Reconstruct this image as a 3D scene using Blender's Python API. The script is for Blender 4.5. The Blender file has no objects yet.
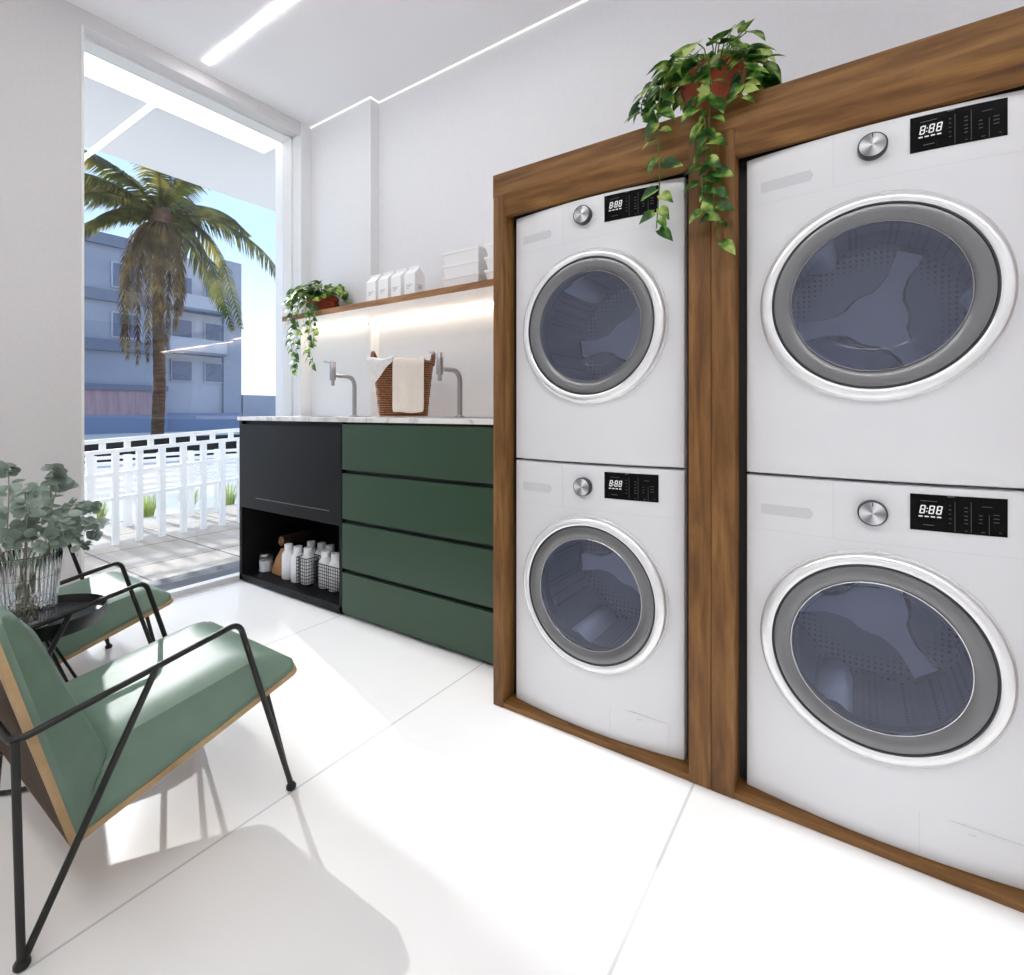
import bpy, bmesh, math, random
from mathutils import Vector, Matrix
rnd = random.Random(7)
SC = bpy.context.scene
COL = SC.collection
PI = math.pi

# ------------------------------------------------------------------ materials
def lin(c):
    out = []
    for v in c[:3]:
        v /= 255.0
        out.append(v / 12.92 if v <= .04045 else ((v + .055) / 1.055) ** 2.4)
    return tuple(out) + (1.0,)

def pmat(name, rgb, rough=.5, metal=0., **kw):
    m = bpy.data.materials.new(name); m.use_nodes = True
    b = m.node_tree.nodes['Principled BSDF']
    b.inputs['Base Color'].default_value = lin(rgb)
    b.inputs['Roughness'].default_value = rough
    b.inputs['Metallic'].default_value = metal
    for k, v in kw.items():
        b.inputs[k.replace('_', ' ')].default_value = v
    return m

def nodes(m):
    return m.node_tree.nodes, m.node_tree.links, m.node_tree.nodes['Principled BSDF']

def ramp(N, stops):
    r = N.new('ShaderNodeValToRGB')
    e = r.color_ramp.elements
    while len(e) < len(stops): e.new(.5)
    for i, (p, c) in enumerate(stops):
        e[i].position = p; e[i].color = c if len(c) == 4 else lin(c)
    return r

def noise_mat(name, stops, scale=(1, 1, 1), nscale=5, detail=4, rough=.5, bump=0., metal=0., distort=0., **kw):
    """colour from stretched noise in object space"""
    m = pmat(name, (128, 128, 128), rough, metal, **kw)
    N, L, b = nodes(m)
    tc = N.new('ShaderNodeTexCoord'); mp = N.new('ShaderNodeMapping')
    mp.inputs['Scale'].default_value = scale
    no = N.new('ShaderNodeTexNoise')
    no.inputs['Scale'].default_value = nscale; no.inputs['Detail'].default_value = detail
    no.inputs['Distortion'].default_value = distort
    r = ramp(N, stops)
    L.new(tc.outputs['Object'], mp.inputs['Vector']); L.new(mp.outputs[0], no.inputs['Vector'])
    L.new(no.outputs['Fac'], r.inputs['Fac']); L.new(r.outputs['Color'], b.inputs['Base Color'])
    if bump:
        bp = N.new('ShaderNodeBump'); bp.inputs['Strength'].default_value = bump; bp.inputs['Distance'].default_value = .01
        L.new(no.outputs['Fac'], bp.inputs['Height']); L.new(bp.outputs[0], b.inputs['Normal'])
    return m

def wood(name, scale, tones, knots=False):
    m = pmat(name, (128, 88, 52), .5, Specular_IOR_Level=.3)
    N, L, b = nodes(m)
    tc = N.new('ShaderNodeTexCoord'); mp = N.new('ShaderNodeMapping')
    mp.inputs['Scale'].default_value = scale
    n1 = N.new('ShaderNodeTexNoise'); n1.inputs['Scale'].default_value = 3; n1.inputs['Detail'].default_value = 8
    n1.inputs['Distortion'].default_value = .9; n1.inputs['Roughness'].default_value = .62
    n2 = N.new('ShaderNodeTexNoise'); n2.inputs['Scale'].default_value = 1.1; n2.inputs['Detail'].default_value = 3; n2.inputs['Distortion'].default_value = 1.5
    mx = N.new('ShaderNodeMath'); mx.operation = 'MULTIPLY_ADD'; mx.inputs[1].default_value = .55
    m2 = N.new('ShaderNodeMath'); m2.operation = 'MULTIPLY'; m2.inputs[1].default_value = .45
    if knots:
        vk = N.new('ShaderNodeTexVoronoi'); vk.inputs['Scale'].default_value = .55; L.new(mp.outputs[0], vk.inputs['Vector'])
        kr = ramp(N, [(0., (0, 0, 0, 1)), (.16, (1, 1, 1, 1))]); L.new(vk.outputs['Distance'], kr.inputs['Fac'])
        mk_ = N.new('ShaderNodeMath'); mk_.operation = 'MULTIPLY_ADD'; mk_.inputs[1].default_value = .16; mk_.inputs[2].default_value = -.14
        L.new(kr.outputs['Color'], mk_.inputs[0])
        ad = N.new('ShaderNodeMath'); ad.operation = 'ADD'; L.new(mx.outputs[0], ad.inputs[0]); L.new(mk_.outputs[0], ad.inputs[1]); fac = ad.outputs[0]
    else: fac = mx.outputs[0]
    r = ramp(N, [(.30, tones[0]), (.45, tones[1]), (.56, tones[2]), (.70, tones[3])])
    L.new(tc.outputs['Object'], mp.inputs['Vector'])
    L.new(mp.outputs[0], n1.inputs['Vector']); L.new(mp.outputs[0], n2.inputs['Vector'])
    L.new(n2.outputs['Fac'], m2.inputs[0]); L.new(n1.outputs['Fac'], mx.inputs[0]); L.new(m2.outputs[0], mx.inputs[2])
    L.new(fac, r.inputs['Fac']); L.new(r.outputs['Color'], b.inputs['Base Color'])
    bp = N.new('ShaderNodeBump'); bp.inputs['Strength'].default_value = .12; bp.inputs['Distance'].default_value = .004
    L.new(mx.outputs[0], bp.inputs['Height']); L.new(bp.outputs[0], b.inputs['Normal'])
    return m

def glass_mat(name, tint, haze=0., haze_rgb=(120, 125, 150), ior=1.5, rough=0.):
    """thin pane: straight transmission tinted, Fresnel reflection, optional translucent haze"""
    m = bpy.data.materials.new(name); m.use_nodes = True
    N = m.node_tree.nodes; L = m.node_tree.links
    for n in list(N): N.remove(n)
    out = N.new('ShaderNodeOutputMaterial')
    tr = N.new('ShaderNodeBsdfTransparent'); tr.inputs['Color'].default_value = tint
    gl = N.new('ShaderNodeBsdfGlossy'); gl.inputs['Roughness'].default_value = rough
    lw = N.new('ShaderNodeLayerWeight'); lw.inputs['Blend'].default_value = .5
    pw = N.new('ShaderNodeMath'); pw.operation = 'POWER'; pw.inputs[1].default_value = 5
    fr = N.new('ShaderNodeMath'); fr.operation = 'MULTIPLY_ADD'; f0 = ((ior - 1) / (ior + 1)) ** 2
    fr.inputs[1].default_value = (1 - f0) * .9; fr.inputs[2].default_value = f0
    L.new(lw.outputs['Facing'], pw.inputs[0]); L.new(pw.outputs[0], fr.inputs[0])
    mix = N.new('ShaderNodeMixShader')
    src = tr
    if haze:
        df = N.new('ShaderNodeBsdfDiffuse'); df.inputs['Color'].default_value = lin(haze_rgb)
        mh = N.new('ShaderNodeMixShader'); mh.inputs[0].default_value = haze
        L.new(tr.outputs[0], mh.inputs[1]); L.new(df.outputs[0], mh.inputs[2]); src = mh
    L.new(fr.outputs[0], mix.inputs[0]); L.new(src.outputs[0], mix.inputs[1]); L.new(gl.outputs[0], mix.inputs[2])
    L.new(mix.outputs[0], out.inputs['Surface'])
    return m

def emit_mat(name, rgb, strength):
    m = bpy.data.materials.new(name); m.use_nodes = True
    N = m.node_tree.nodes; L = m.node_tree.links
    for n in list(N): N.remove(n)
    out = N.new('ShaderNodeOutputMaterial'); e = N.new('ShaderNodeEmission')
    e.inputs['Color'].default_value = lin(rgb); e.inputs['Strength'].default_value = strength
    L.new(e.outputs[0], out.inputs['Surface'])
    return m

def leaf_mat(name, stops, nscale, trans=.35, rough=.4):
    m = noise_mat(name, stops, nscale=nscale, detail=2, rough=rough)
    N, L, b = nodes(m)
    out = N['Material Output']
    t = N.new('ShaderNodeBsdfTranslucent'); mx = N.new('ShaderNodeMixShader'); mx.inputs[0].default_value = trans
    col = b.inputs['Base Color'].links[0].from_socket
    L.new(col, t.inputs['Color']); L.new(b.outputs[0], mx.inputs[1]); L.new(t.outputs[0], mx.inputs[2])
    L.new(mx.outputs[0], out.inputs['Surface'])
    return m

TONES = [(70, 45, 22), (110, 74, 38), (131, 92, 50), (152, 112, 65)]
M = {}
M['wall'] = noise_mat('wall_paint', [(.3, (233, 234, 237)), (.7, (236, 237, 240))], nscale=60, rough=.75)
M['wall_shaded'] = noise_mat('wall_paint_shaded', [(.3, (216, 214, 215)), (.7, (220, 218, 219))], nscale=60, rough=.75)  # wall paint with the window wall's shade mixed into the colour
M['ceil'] = pmat('ceiling_paint', (248, 248, 251), .8)
M['white'] = pmat('white_enamel', (230, 231, 234), .30, Coat_Weight=.25, Coat_Roughness=.15)
M['whitem'] = pmat('white_matt', (236, 236, 236), .55)
M['plast'] = pmat('white_plastic', (251, 251, 252), .35)
M['grip_shade'] = pmat('grip_shade_grey', (212, 213, 217), .5)
M['seam'] = pmat('seam_grey', (214, 215, 219), .6)
M['chrome'] = pmat('chrome', (244, 245, 247), .12, 1.)
M['ring'] = pmat('satin_white_chrome', (246, 247, 248), .16, .55)
M['trimg'] = pmat('grey_trim', (150, 151, 155), .25, .6)
M['steel'] = pmat('brushed_steel', (170, 170, 172), .28, 1.)
M['drum'] = None
M['rubber'] = pmat('grey_rubber', (70, 72, 80), .6)
M['gasket'] = pmat('dark_gasket', (48, 50, 54), .35)
M['smoke'] = pmat('smoked_glass_rim', (124, 125, 127), .3, .6, Coat_Weight=.3)
M['blackgl'] = pmat('black_gloss_panel', (8, 8, 9), .2, Specular_IOR_Level=.12)
M['digit'] = emit_mat('display_white', (255, 255, 255), .6)
M['mark'] = pmat('panel_print_grey', (84, 85, 88), .5)
M['print'] = pmat('pale_grey_print', (204, 205, 208), .6)
M['wood_v'] = wood('walnut_vertical', (13, 13, 1.3), TONES, True)
M['wood_h'] = wood('walnut_horizontal', (13, 1.3, 13), TONES, True)
M['shelfw'] = wood('shelf_wood', (9, 1.1, 9), [(120, 84, 52), (150, 108, 70), (172, 128, 86), (190, 148, 104)])
M['oak'] = wood('oak_edge', (3, 3, 3), [(156, 126, 88), (176, 146, 106), (188, 160, 120), (200, 174, 134)])
M['ply'] = wood('shaded_ply', (9, 9, 1), [(48, 32, 21), (60, 41, 27), (70, 49, 33), (80, 57, 39)])
M['ply'].node_tree.nodes['Principled BSDF'].inputs['Roughness'].default_value = .7
M['ply'].node_tree.nodes['Principled BSDF'].inputs['Specular IOR Level'].default_value = .2
M['green'] = pmat('green_lacquer', (47, 74, 54), .42)
M['black'] = pmat('black_lacquer', (20, 20, 22), .5, Specular_IOR_Level=.22)
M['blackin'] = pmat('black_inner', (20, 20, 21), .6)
M['line'] = pmat('groove_edge', (112, 112, 112), .4)
M['rod'] = pmat('black_steel_rod', (38, 38, 37), .42, .3)
M['tray'] = pmat('black_tray', (24, 24, 26), .42)
M['leather'] = noise_mat('green_leather', [(.3, (106, 130, 114)), (.7, (113, 137, 121))], nscale=18, rough=.45, bump=.02, Specular_IOR_Level=.4)
M['terra'] = noise_mat('terracotta', [(.3, (158, 66, 44)), (.7, (182, 84, 58))], nscale=20, rough=.7)
M['soil'] = noise_mat('soil', [(.3, (40, 28, 20)), (.7, (66, 48, 34))], nscale=80, rough=.95)
M['pothos'] = leaf_mat('pothos_leaf', [(.38, (34, 74, 28)), (.48, (62, 110, 40)), (.55, (128, 168, 66)), (.64, (196, 214, 124))], 22)
M['stem'] = pmat('green_stem', (82, 110, 48), .5)
M['euc'] = leaf_mat('eucalyptus_leaf', [(.35, (118, 134, 122)), (.52, (168, 184, 173)), (.66, (216, 225, 218))], 10, .55, .55)
M['eucstem'] = pmat('eucalyptus_stem', (150, 152, 128), .6)
M['palmg'] = leaf_mat('palm_leaf', [(.35, (66, 74, 26)), (.52, (112, 114, 44)), (.66, (176, 164, 76))], 1.1, .55, .4)
M['palmd'] = leaf_mat('palm_dry_leaf', [(.35, (70, 50, 26)), (.52, (104, 82, 38)), (.66, (146, 122, 58))], 1.2, .3, .6)
M['trunk'] = noise_mat('palm_bark', [(.35, (66, 46, 32)), (.65, (108, 80, 56))], scale=(1, 1, 9), nscale=2, rough=.9, bump=.4)
M['grass'] = leaf_mat('grass_blade', [(.35, (146, 164, 84)), (.55, (190, 202, 124)), (.7, (222, 228, 170))], 3, .4, .6)
M['wicker'] = None
M['linen'] = noise_mat('beige_linen', [(.3, (230, 222, 212)), (.7, (239, 231, 222))], nscale=140, rough=.9, bump=.1)
M['liner'] = noise_mat('white_linen', [(.3, (226, 226, 226)), (.7, (240, 240, 240))], nscale=60, rough=.9)
M['kraft'] = noise_mat('kraft_paper', [(.3, (164, 120, 76)), (.7, (188, 144, 98))], nscale=14, rough=.8)
M['bark'] = noise_mat('woven_roll', [(.35, (38, 27, 18)), (.65, (64, 46, 30))], nscale=60, rough=.9)
M['wire'] = pmat('dark_wire', (30, 30, 32), .5, .4)
M['fence'] = pmat('white_painted_metal', (250, 249, 246), .55)
M['slat'] = pmat('pale_grey_slat', (226, 225, 222), .7)
M['granite'] = noise_mat('grey_granite', [(.3, (62, 62, 66)), (.7, (104, 104, 108))], nscale=160, rough=.35)
M['bldg'] = noise_mat('blue_grey_render', [(.3, (140, 146, 162)), (.7, (152, 158, 172))], nscale=.6, rough=.9)
M['bldgl'] = noise_mat('pale_grey_render', [(.3, (164, 168, 180)), (.7, (176, 180, 190))], nscale=.6, rough=.9)
M['bldgd'] = pmat('blue_slab_band', (112, 120, 138), .9)
M['bldgp'] = noise_mat('pink_plaster', [(.3, (150, 128, 138)), (.7, (176, 150, 156))], scale=(3, 1, .3), nscale=2, rough=.9)
M['bwin'] = pmat('dark_window_glass', (96, 106, 130), .35)
M['bframe'] = pmat('window_frame_grey', (170, 174, 186), .6)
M['bluew'] = pmat('blue_wall', (120, 134, 162), .8)
M['darkw'] = noise_mat('dark_tiled_coping', [(.3, (26, 22, 20)), (.7, (52, 44, 38))], nscale=6, rough=.9)
M['ground'] = noise_mat('pale_ground', [(.3, (196, 194, 188)), (.7, (216, 212, 204))], nscale=1.5, rough=.95)
M['glass'] = glass_mat('window_glass', (.93, .95, .97, 1))
M['doorgl'] = glass_mat('smoky_door_glass', (.86, .89, .95, 1), .20, (142, 150, 178), 1.5)
M['bowl'] = glass_mat('door_bowl_glass', (.86, .88, .94, 1), 0, ior=1.35)
M['vase'] = pmat('reeded_vase_glass', (250, 251, 252), .03, Transmission_Weight=1., IOR=1.42)
M['jar'] = glass_mat('jar_glass', (.9, .92, .94, 1), .12, (220, 222, 226), 1.45)
M['led'] = emit_mat('ceiling_led', (255, 253, 250), 14.5)
M['cove'] = emit_mat('cove_led', (255, 249, 240), .9)
M['led_w'] = emit_mat('shelf_led_warm', (255, 234, 208), 13.)
M['soffit_glow'] = emit_mat('glowing_soffit', (255, 252, 246), 2.2)

# knob face: brushed metal, radial sheen painted into the colour
def knob_mat():
    m = pmat('brushed_metal_sheen', (200, 202, 204), .35, .35)
    N, L, b = nodes(m)
    tc = N.new('ShaderNodeTexCoord'); sp = N.new('ShaderNodeSeparateXYZ'); at = N.new('ShaderNodeMath'); at.operation = 'ARCTAN2'
    L.new(tc.outputs['UV'], sp.inputs[0]); L.new(sp.outputs[0], at.inputs[0]); L.new(sp.outputs[1], at.inputs[1])
    mu = N.new('ShaderNodeMath'); mu.operation = 'MULTIPLY'; mu.inputs[1].default_value = 3.
    sn = N.new('ShaderNodeMath'); sn.operation = 'SINE'
    L.new(at.outputs[0], mu.inputs[0]); L.new(mu.outputs[0], sn.inputs[0])
    mr = N.new('ShaderNodeMapRange'); mr.inputs['From Min'].default_value = -1
    L.new(sn.outputs[0], mr.inputs['Value'])
    r = ramp(N, [(0., (132, 134, 138)), (.5, (186, 188, 192)), (1., (232, 233, 235))])
    L.new(mr.outputs[0], r.inputs['Fac']); L.new(r.outputs['Color'], b.inputs['Base Color'])
    return m
M['knob'] = knob_mat()

def drum_mat():
    m = pmat('perforated_drum_steel', (160, 164, 178), .38, .6)
    N, L, b = nodes(m)
    tc = N.new('ShaderNodeTexCoord'); mp = N.new('ShaderNodeMapping'); mp.inputs['Scale'].default_value = (1, 1, 1)
    v = N.new('ShaderNodeTexVoronoi'); v.inputs['Scale'].default_value = 62; v.inputs['Randomness'].default_value = 0
    L.new(tc.outputs['Object'], mp.inputs[0]); L.new(mp.outputs[0], v.inputs['Vector'])
    r = ramp(N, [(.24, (26, 28, 36)), (.30, (126, 130, 146))])
    L.new(v.outputs['Distance'], r.inputs['Fac']); L.new(r.outputs['Color'], b.inputs['Base Color'])
    return m
M['drum'] = drum_mat()
M['hub'] = pmat('drum_hub_steel', (226, 232, 248), .55, 0.)

def wicker_mat():
    m = pmat('woven_wicker', (120, 70, 40), .7)
    N, L, b = nodes(m)
    tc = N.new('ShaderNodeTexCoord'); w = N.new('ShaderNodeTexWave'); w.bands_direction = 'Z'
    w.inputs['Scale'].default_value = 26; w.inputs['Distortion'].default_value = 2.2; w.inputs['Detail'].default_value = 2; w.inputs['Detail Scale'].default_value = 6
    L.new(tc.outputs['Object'], w.inputs['Vector'])
    r = ramp(N, [(.1, (66, 36, 20)), (.5, (122, 72, 40)), (.9, (168, 110, 68))])
    L.new(w.outputs['Color'], r.inputs['Fac']); L.new(r.outputs['Color'], b.inputs['Base Color'])
    bp = N.new('ShaderNodeBump'); bp.inputs['Strength'].default_value = .8; bp.inputs['Distance'].default_value = .006
    L.new(w.outputs['Color'], bp.inputs['Height']); L.new(bp.outputs[0], b.inputs['Normal'])
    return m
M['wicker'] = wicker_mat()

def tile_mat(name, base, joint, ys, y0, xs, x0, half, rough, tint=None, jxw=1.):
    """large tiles: joints at y0 + k*ys and x0 + k*xs, half width half"""
    m = pmat(name, base, rough)
    N, L, b = nodes(m)
    ge = N.new('ShaderNodeNewGeometry'); sp = N.new('ShaderNodeSeparateXYZ')
    L.new(ge.outputs['Position'], sp.inputs[0])
    def joint_fac(out, period, off, hw):
        a = N.new('ShaderNodeMath'); a.operation = 'SUBTRACT'; a.inputs[1].default_value = off - period / 2
        L.new(out, a.inputs[0])
        f = N.new('ShaderNodeMath'); f.operation = 'FLOORED_MODULO'; f.inputs[1].default_value = period
        L.new(a.outputs[0], f.inputs[0])
        s = N.new('ShaderNodeMath'); s.operation = 'SUBTRACT'; s.inputs[1].default_value = period / 2; L.new(f.outputs[0], s.inputs[0])
        ab = N.new('ShaderNodeMath'); ab.operation = 'ABSOLUTE'; L.new(s.outputs[0], ab.inputs[0])
        lt = N.new('ShaderNodeMath'); lt.operation = 'LESS_THAN'; lt.inputs[1].default_value = hw; L.new(ab.outputs[0], lt.inputs[0])
        return lt.outputs[0]
    jy = joint_fac(sp.outputs[1], ys, y0, half); jx = joint_fac(sp.outputs[0], xs, x0, half * jxw)
    mxm = N.new('ShaderNodeMath'); mxm.operation = 'MAXIMUM'; L.new(jy, mxm.inputs[0]); L.new(jx, mxm.inputs[1])
    no = N.new('ShaderNodeTexNoise'); no.inputs['Scale'].default_value = 2.5; no.inputs['Detail'].default_value = 4
    L.new(ge.outputs['Position'], no.inputs['Vector'])
    t2 = tint or base
    r = ramp(N, [(.35, base), (.65, t2)]); L.new(no.outputs['Fac'], r.inputs['Fac'])
    mc = N.new('ShaderNodeMix'); mc.data_type = 'RGBA'
    L.new(mxm.outputs[0], mc.inputs[0]); L.new(r.outputs['Color'], mc.inputs[6]); mc.inputs[7].default_value = lin(joint)
    L.new(mc.outputs[2], b.inputs['Base Color'])
    return m
M['floor'] = tile_mat('white_porcelain_tile', (238, 237, 236), (206, 206, 208), .922, .388, 1.85, 1.143, .0036, .22, (240, 239, 238), .12)
M['paver'] = tile_mat('balcony_paver', (190, 176, 160), (120, 110, 98), .6, 4.1, .6, .2, .008, .7, (206, 194, 180))
def marble():
    m = noise_mat('white_marble', [(.40, (240, 239, 237)), (.5, (206, 203, 200)), (.56, (240, 239, 237))], nscale=3, detail=8, rough=.2, distort=1.4)
    return m
M['marble'] = marble()

# ------------------------------------------------------------------ mesh builder
class MB:
    def __init__(s): s.v = []; s.f = []; s.uv = None
    def add(s, vs, fs):
        o = len(s.v); s.v += [tuple(p) for p in vs]; s.f += [tuple(i + o for i in f) for f in fs]; return s
    def box(s, x0, y0, z0, x1, y1, z1, bev=0., seg=2, mat=None):
        bm = bmesh.new(); bmesh.ops.create_cube(bm, size=1)
        for v in bm.verts:
            v.co = Vector(((x0 + x1) / 2 + v.co.x * (x1 - x0), (y0 + y1) / 2 + v.co.y * (y1 - y0), (z0 + z1) / 2 + v.co.z * (z1 - z0)))
        if bev: bmesh.ops.bevel(bm, geom=bm.edges[:], offset=bev, segments=seg, affect='EDGES', profile=.5)
        if mat is not None:
            for v in bm.verts: v.co = mat @ v.co
        bm.verts.index_update()
        s.add([v.co for v in bm.verts], [[v.index for v in f.verts] for f in bm.faces]); bm.free(); return s
    def prism(s, poly, axis, a, b):
        """poly 2-D points, extruded along axis from a to b"""
        def P(p, t):
            return {'x': (t, p[0], p[1]), 'y': (p[0], t, p[1]), 'z': (p[0], p[1], t)}[axis]
        n = len(poly)
        vs = [P(p, a) for p in poly] + [P(p, b) for p in poly]
        fs = [tuple(range(n))[::-1], tuple(range(n, 2 * n))] + [(i, (i + 1) % n, n + (i + 1) % n, n + i) for i in range(n)]
        return s.add(vs, fs)
    def tube(s, pts, r, n=8, closed=False):
        pts = [Vector(p) for p in pts]; k = len(pts)
        rr = r if isinstance(r, (list, tuple)) else [r] * k
        tang = []
        for i in range(k):
            a = pts[(i - 1) % k] if (closed or i) else pts[i]; b = pts[(i + 1) % k] if (closed or i < k - 1) else pts[i]
            tang.append((b - a).normalized())
        nv = tang[0].orthogonal().normalized(); vs = []; fs = []
        for i in range(k):
            nv = (nv - tang[i] * nv.dot(tang[i])).normalized(); bv = tang[i].cross(nv)
            for j in range(n):
                a = 2 * PI * j / n
                vs.append(pts[i] + (nv * math.cos(a) + bv * math.sin(a)) * rr[i])
        for i in range(k if closed else k - 1):
            for j in range(n):
                a = i * n + j; b = i * n + (j + 1) % n; c = ((i + 1) % k) * n + (j + 1) % n; d = ((i + 1) % k) * n + j
                fs.append((a, b, c, d))
        if not closed: fs += [tuple(range(n))[::-1], tuple(range((k - 1) * n, k * n))]
        return s.add(vs, fs)
    def lathe(s, prof, c, axis='z', n=48, cap0=False, cap1=False, rf=None):
        """prof (r,h) about axis through c; rf(angle) scales the radius"""
        vs = []; fs = []
        for (r, h) in prof:
            for j in range(n):
                a = 2 * PI * j / n; q = r * (rf(a) if rf else 1)
                x, y = q * math.cos(a), q * math.sin(a)
                vs.append((c[0] + x, c[1] + y, c[2] + h) if axis == 'z' else (h, c[1] + x, c[2] + y) if axis == 'x' else (c[0] + x, h, c[2] + y))
        for i in range(len(prof) - 1):
            for j in range(n):
                a = i * n + j; b = i * n + (j + 1) % n
                fs.append((a, b, b + n, a + n))
        if cap0: fs.append(tuple(range(n))[::-1])
        if cap1: fs.append(tuple(range((len(prof) - 1) * n, len(prof) * n)))
        return s.add(vs, fs)
    def grid(s, P):
        """P: rows of points"""
        nr, nc = len(P), len(P[0])
        return s.add([p for row in P for p in row], [(i * nc + j, i * nc + j + 1, (i + 1) * nc + j + 1, (i + 1) * nc + j) for i in range(nr - 1) for j in range(nc - 1)])
    def build(s, name, mat, parent=None, loc=None, smooth=40, recalc=True):
        if loc is None: loc = org(parent) if parent else Vector((0, 0, 0))
        loc = Vector(loc)
        me = bpy.data.meshes.new(name)
        bm = bmesh.new()
        bv = [bm.verts.new(Vector(p) - loc) for p in s.v]
        for f in s.f:
            try: bm.faces.new([bv[i] for i in f])
            except ValueError: pass
        bmesh.ops.remove_doubles(bm, verts=bm.verts[:], dist=1e-6)
        if recalc: bmesh.ops.recalc_face_normals(bm, faces=bm.faces[:])
        if smooth:
            lim = math.radians(smooth)
            for f in bm.faces: f.smooth = True
            for e in bm.edges:
                if len(e.link_faces) == 2 and e.calc_face_angle(0) > lim: e.smooth = False
        bm.to_mesh(me); bm.free()
        me.materials.append(M[mat] if isinstance(mat, str) else mat)
        o = bpy.data.objects.new(name, me); COL.objects.link(o)
        if parent: o.parent = parent; ORG[o.name] = org(parent)
        else: o.location = loc; ORG[o.name] = loc
        return o

ORG = {}
def org(o): return ORG[o.name]
def tag(o, label=None, cat=None, group=None, kind=None):
    if label: o['label'] = label
    if cat: o['category'] = cat
    if group: o['group'] = group
    if kind: o['kind'] = kind
    return o
def thing(name, label, cat, loc, group=None):
    o = bpy.data.objects.new(name, None); COL.objects.link(o); o.location = loc; o.empty_display_size = .05
    ORG[o.name] = Vector(loc); return tag(o, label, cat, group)
def struct(name, mb, mat, **k):
    o = mb.build(name, mat, **k); o['kind'] = 'structure'; return o
def dup(root, delta, label=None, rotz=0.):
    r = root.copy(); COL.objects.link(r); r.location = Vector(root.location) + Vector(delta); r.rotation_euler.z = rotz
    if label: r['label'] = label
    for ch in list(root.children):
        c = ch.copy(); COL.objects.link(c); c.parent = r
        for g in list(ch.children):
            d = g.copy(); COL.objects.link(d); d.parent = c
    ORG[r.name] = Vector(r.location)
    return r
def bend(pts, r, seg=5):
    """round the corners of a polyline"""
    pts = [Vector(p) for p in pts]; out = [pts[0]]
    for i in range(1, len(pts) - 1):
        a, b, c = pts[i - 1], pts[i], pts[i + 1]
        d1 = (a - b); d2 = (c - b); q = min(r, d1.length * .45, d2.length * .45)
        p1 = b + d1.normalized() * q; p2 = b + d2.normalized() * q
        for k in range(seg + 1):
            t = k / seg; out.append(p1 * (1 - t) ** 2 + b * 2 * t * (1 - t) + p2 * t * t)
    out.append(pts[-1]); return out
def bez(pts, n):
    """Catmull-Rom through pts"""
    pts = [Vector(p) for p in pts]; q = [pts[0] * 2 - pts[1]] + pts + [pts[-1] * 2 - pts[-2]]; out = []
    m = len(pts) - 1
    for i in range(n + 1):
        t = i / n * m; k = min(int(t), m - 1); t -= k
        a, b, c, d = q[k], q[k + 1], q[k + 2], q[k + 3]
        out.append(.5 * ((2 * b) + (c - a) * t + (2 * a - 5 * b + 4 * c - d) * t * t + (3 * b - a - 3 * c + d) * t ** 3))
    return out

# ------------------------------------------------------------------ room shell
CZ = 3.13          # ceiling
XR, XC = 2.34, 2.27   # right wall, pilaster face
YW = 3.30          # window wall inner face
struct('floor', MB().box(-1.95, -2.7, -.12, 2.45, YW, 0), 'floor', smooth=0)
struct('ceiling', MB().box(-1.95, -2.7, CZ, 2.45, YW + .02, CZ + .12), 'ceil', smooth=0)
struct('wall_right', MB().box(XR, -2.7, 0, XR + .12, YW + .3, CZ), 'wall', smooth=0)
struct('wall_pilaster', MB().box(XC, 2.655, 0, XR, YW, CZ), 'wall', smooth=0)
struct('wall_left', MB().box(-2.0, -2.7, 0, -1.9, YW, CZ), 'ceil', smooth=0)
struct('wall_back', MB().box(-1.95, -2.75, 0, 2.45, -2.65, CZ), 'ceil', smooth=0)
OX0, OX1, OZ = .948, 2.189, 3.05
struct('wall_window_left', MB().box(-2.0, YW, 0, OX0 - .010, YW + .3, CZ), 'wall_shaded', smooth=0)
struct('wall_window_right', MB().box(OX1, YW, 0, 2.46, YW + .3, CZ), 'wall', smooth=0)
struct('wall_window_top', MB().box(OX0 - .010, YW, OZ, OX1, YW + .2, CZ + .1), 'wall_shaded', smooth=0)
# window: frame (stepped white aluminium) and the pane
GY = YW + .20
w1 = thing('window_1', None, None, (1.57, YW + .15, 0)); w1['kind'] = 'structure'
fr = MB()
fr.box(OX0 - .010, YW - .004, .03, OX0 + .002, GY + .1, OZ)                  # left jamb
fr.box(OX1 - .012, YW + .10, .03, OX1 + .01, GY + .1, OZ)                   # right jamb step
fr.box(OX0, YW + .10, OZ - .012, OX1, GY + .02, OZ + .002)                  # head step
fr.build('window_frame', 'whitem', w1, smooth=0)
MB().box(OX0, GY, .012, OX1 - .012, GY + .008, OZ - .004).build('pane', 'glass', w1, smooth=0)
MB().box(OX0, YW - .06, 0, OX1 + .06, YW + .002, .030, .003).build('window_sill', 'whitem', w1, smooth=0)
struct('trim_threshold', MB().box(OX0, YW + .002, -.05, OX1, 3.63, .010), 'granite', smooth=0)
# cove light lines where ceiling meets the right wall
cv = MB(); cv.box(XR - .009, .9, CZ - .006, XR - .001, 2.655, CZ - .001); cv.box(XC - .009, 2.655, CZ - .006, XC - .001, YW, CZ - .001)
cv.box(XC - .009, 2.647, CZ - .006, XR - .001, 2.655, CZ - .001)
struct('trim_cove_light', cv, 'cove', smooth=0)

def strip(name, label, x, y0, y1, z, mat, w=.021):
    t = thing(name, label, 'ceiling light', (x, (y0 + y1) / 2, z))
    MB().box(x - w, y0, z - .004, x + w, y1, z - .001).build('diffuser', mat, t, smooth=0)
    return t
strip('ceiling_light_strip', 'long recessed white light line on the ceiling inside the room, right side', 1.5, .7, 3.2, CZ, 'led')
strip('ceiling_light_strip', 'added unseen white light line on the ceiling above the armchairs', -.55, -2.5, 2.9, CZ, 'led', .060)  # extra strip out of view, added to light the machine fronts

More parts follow.
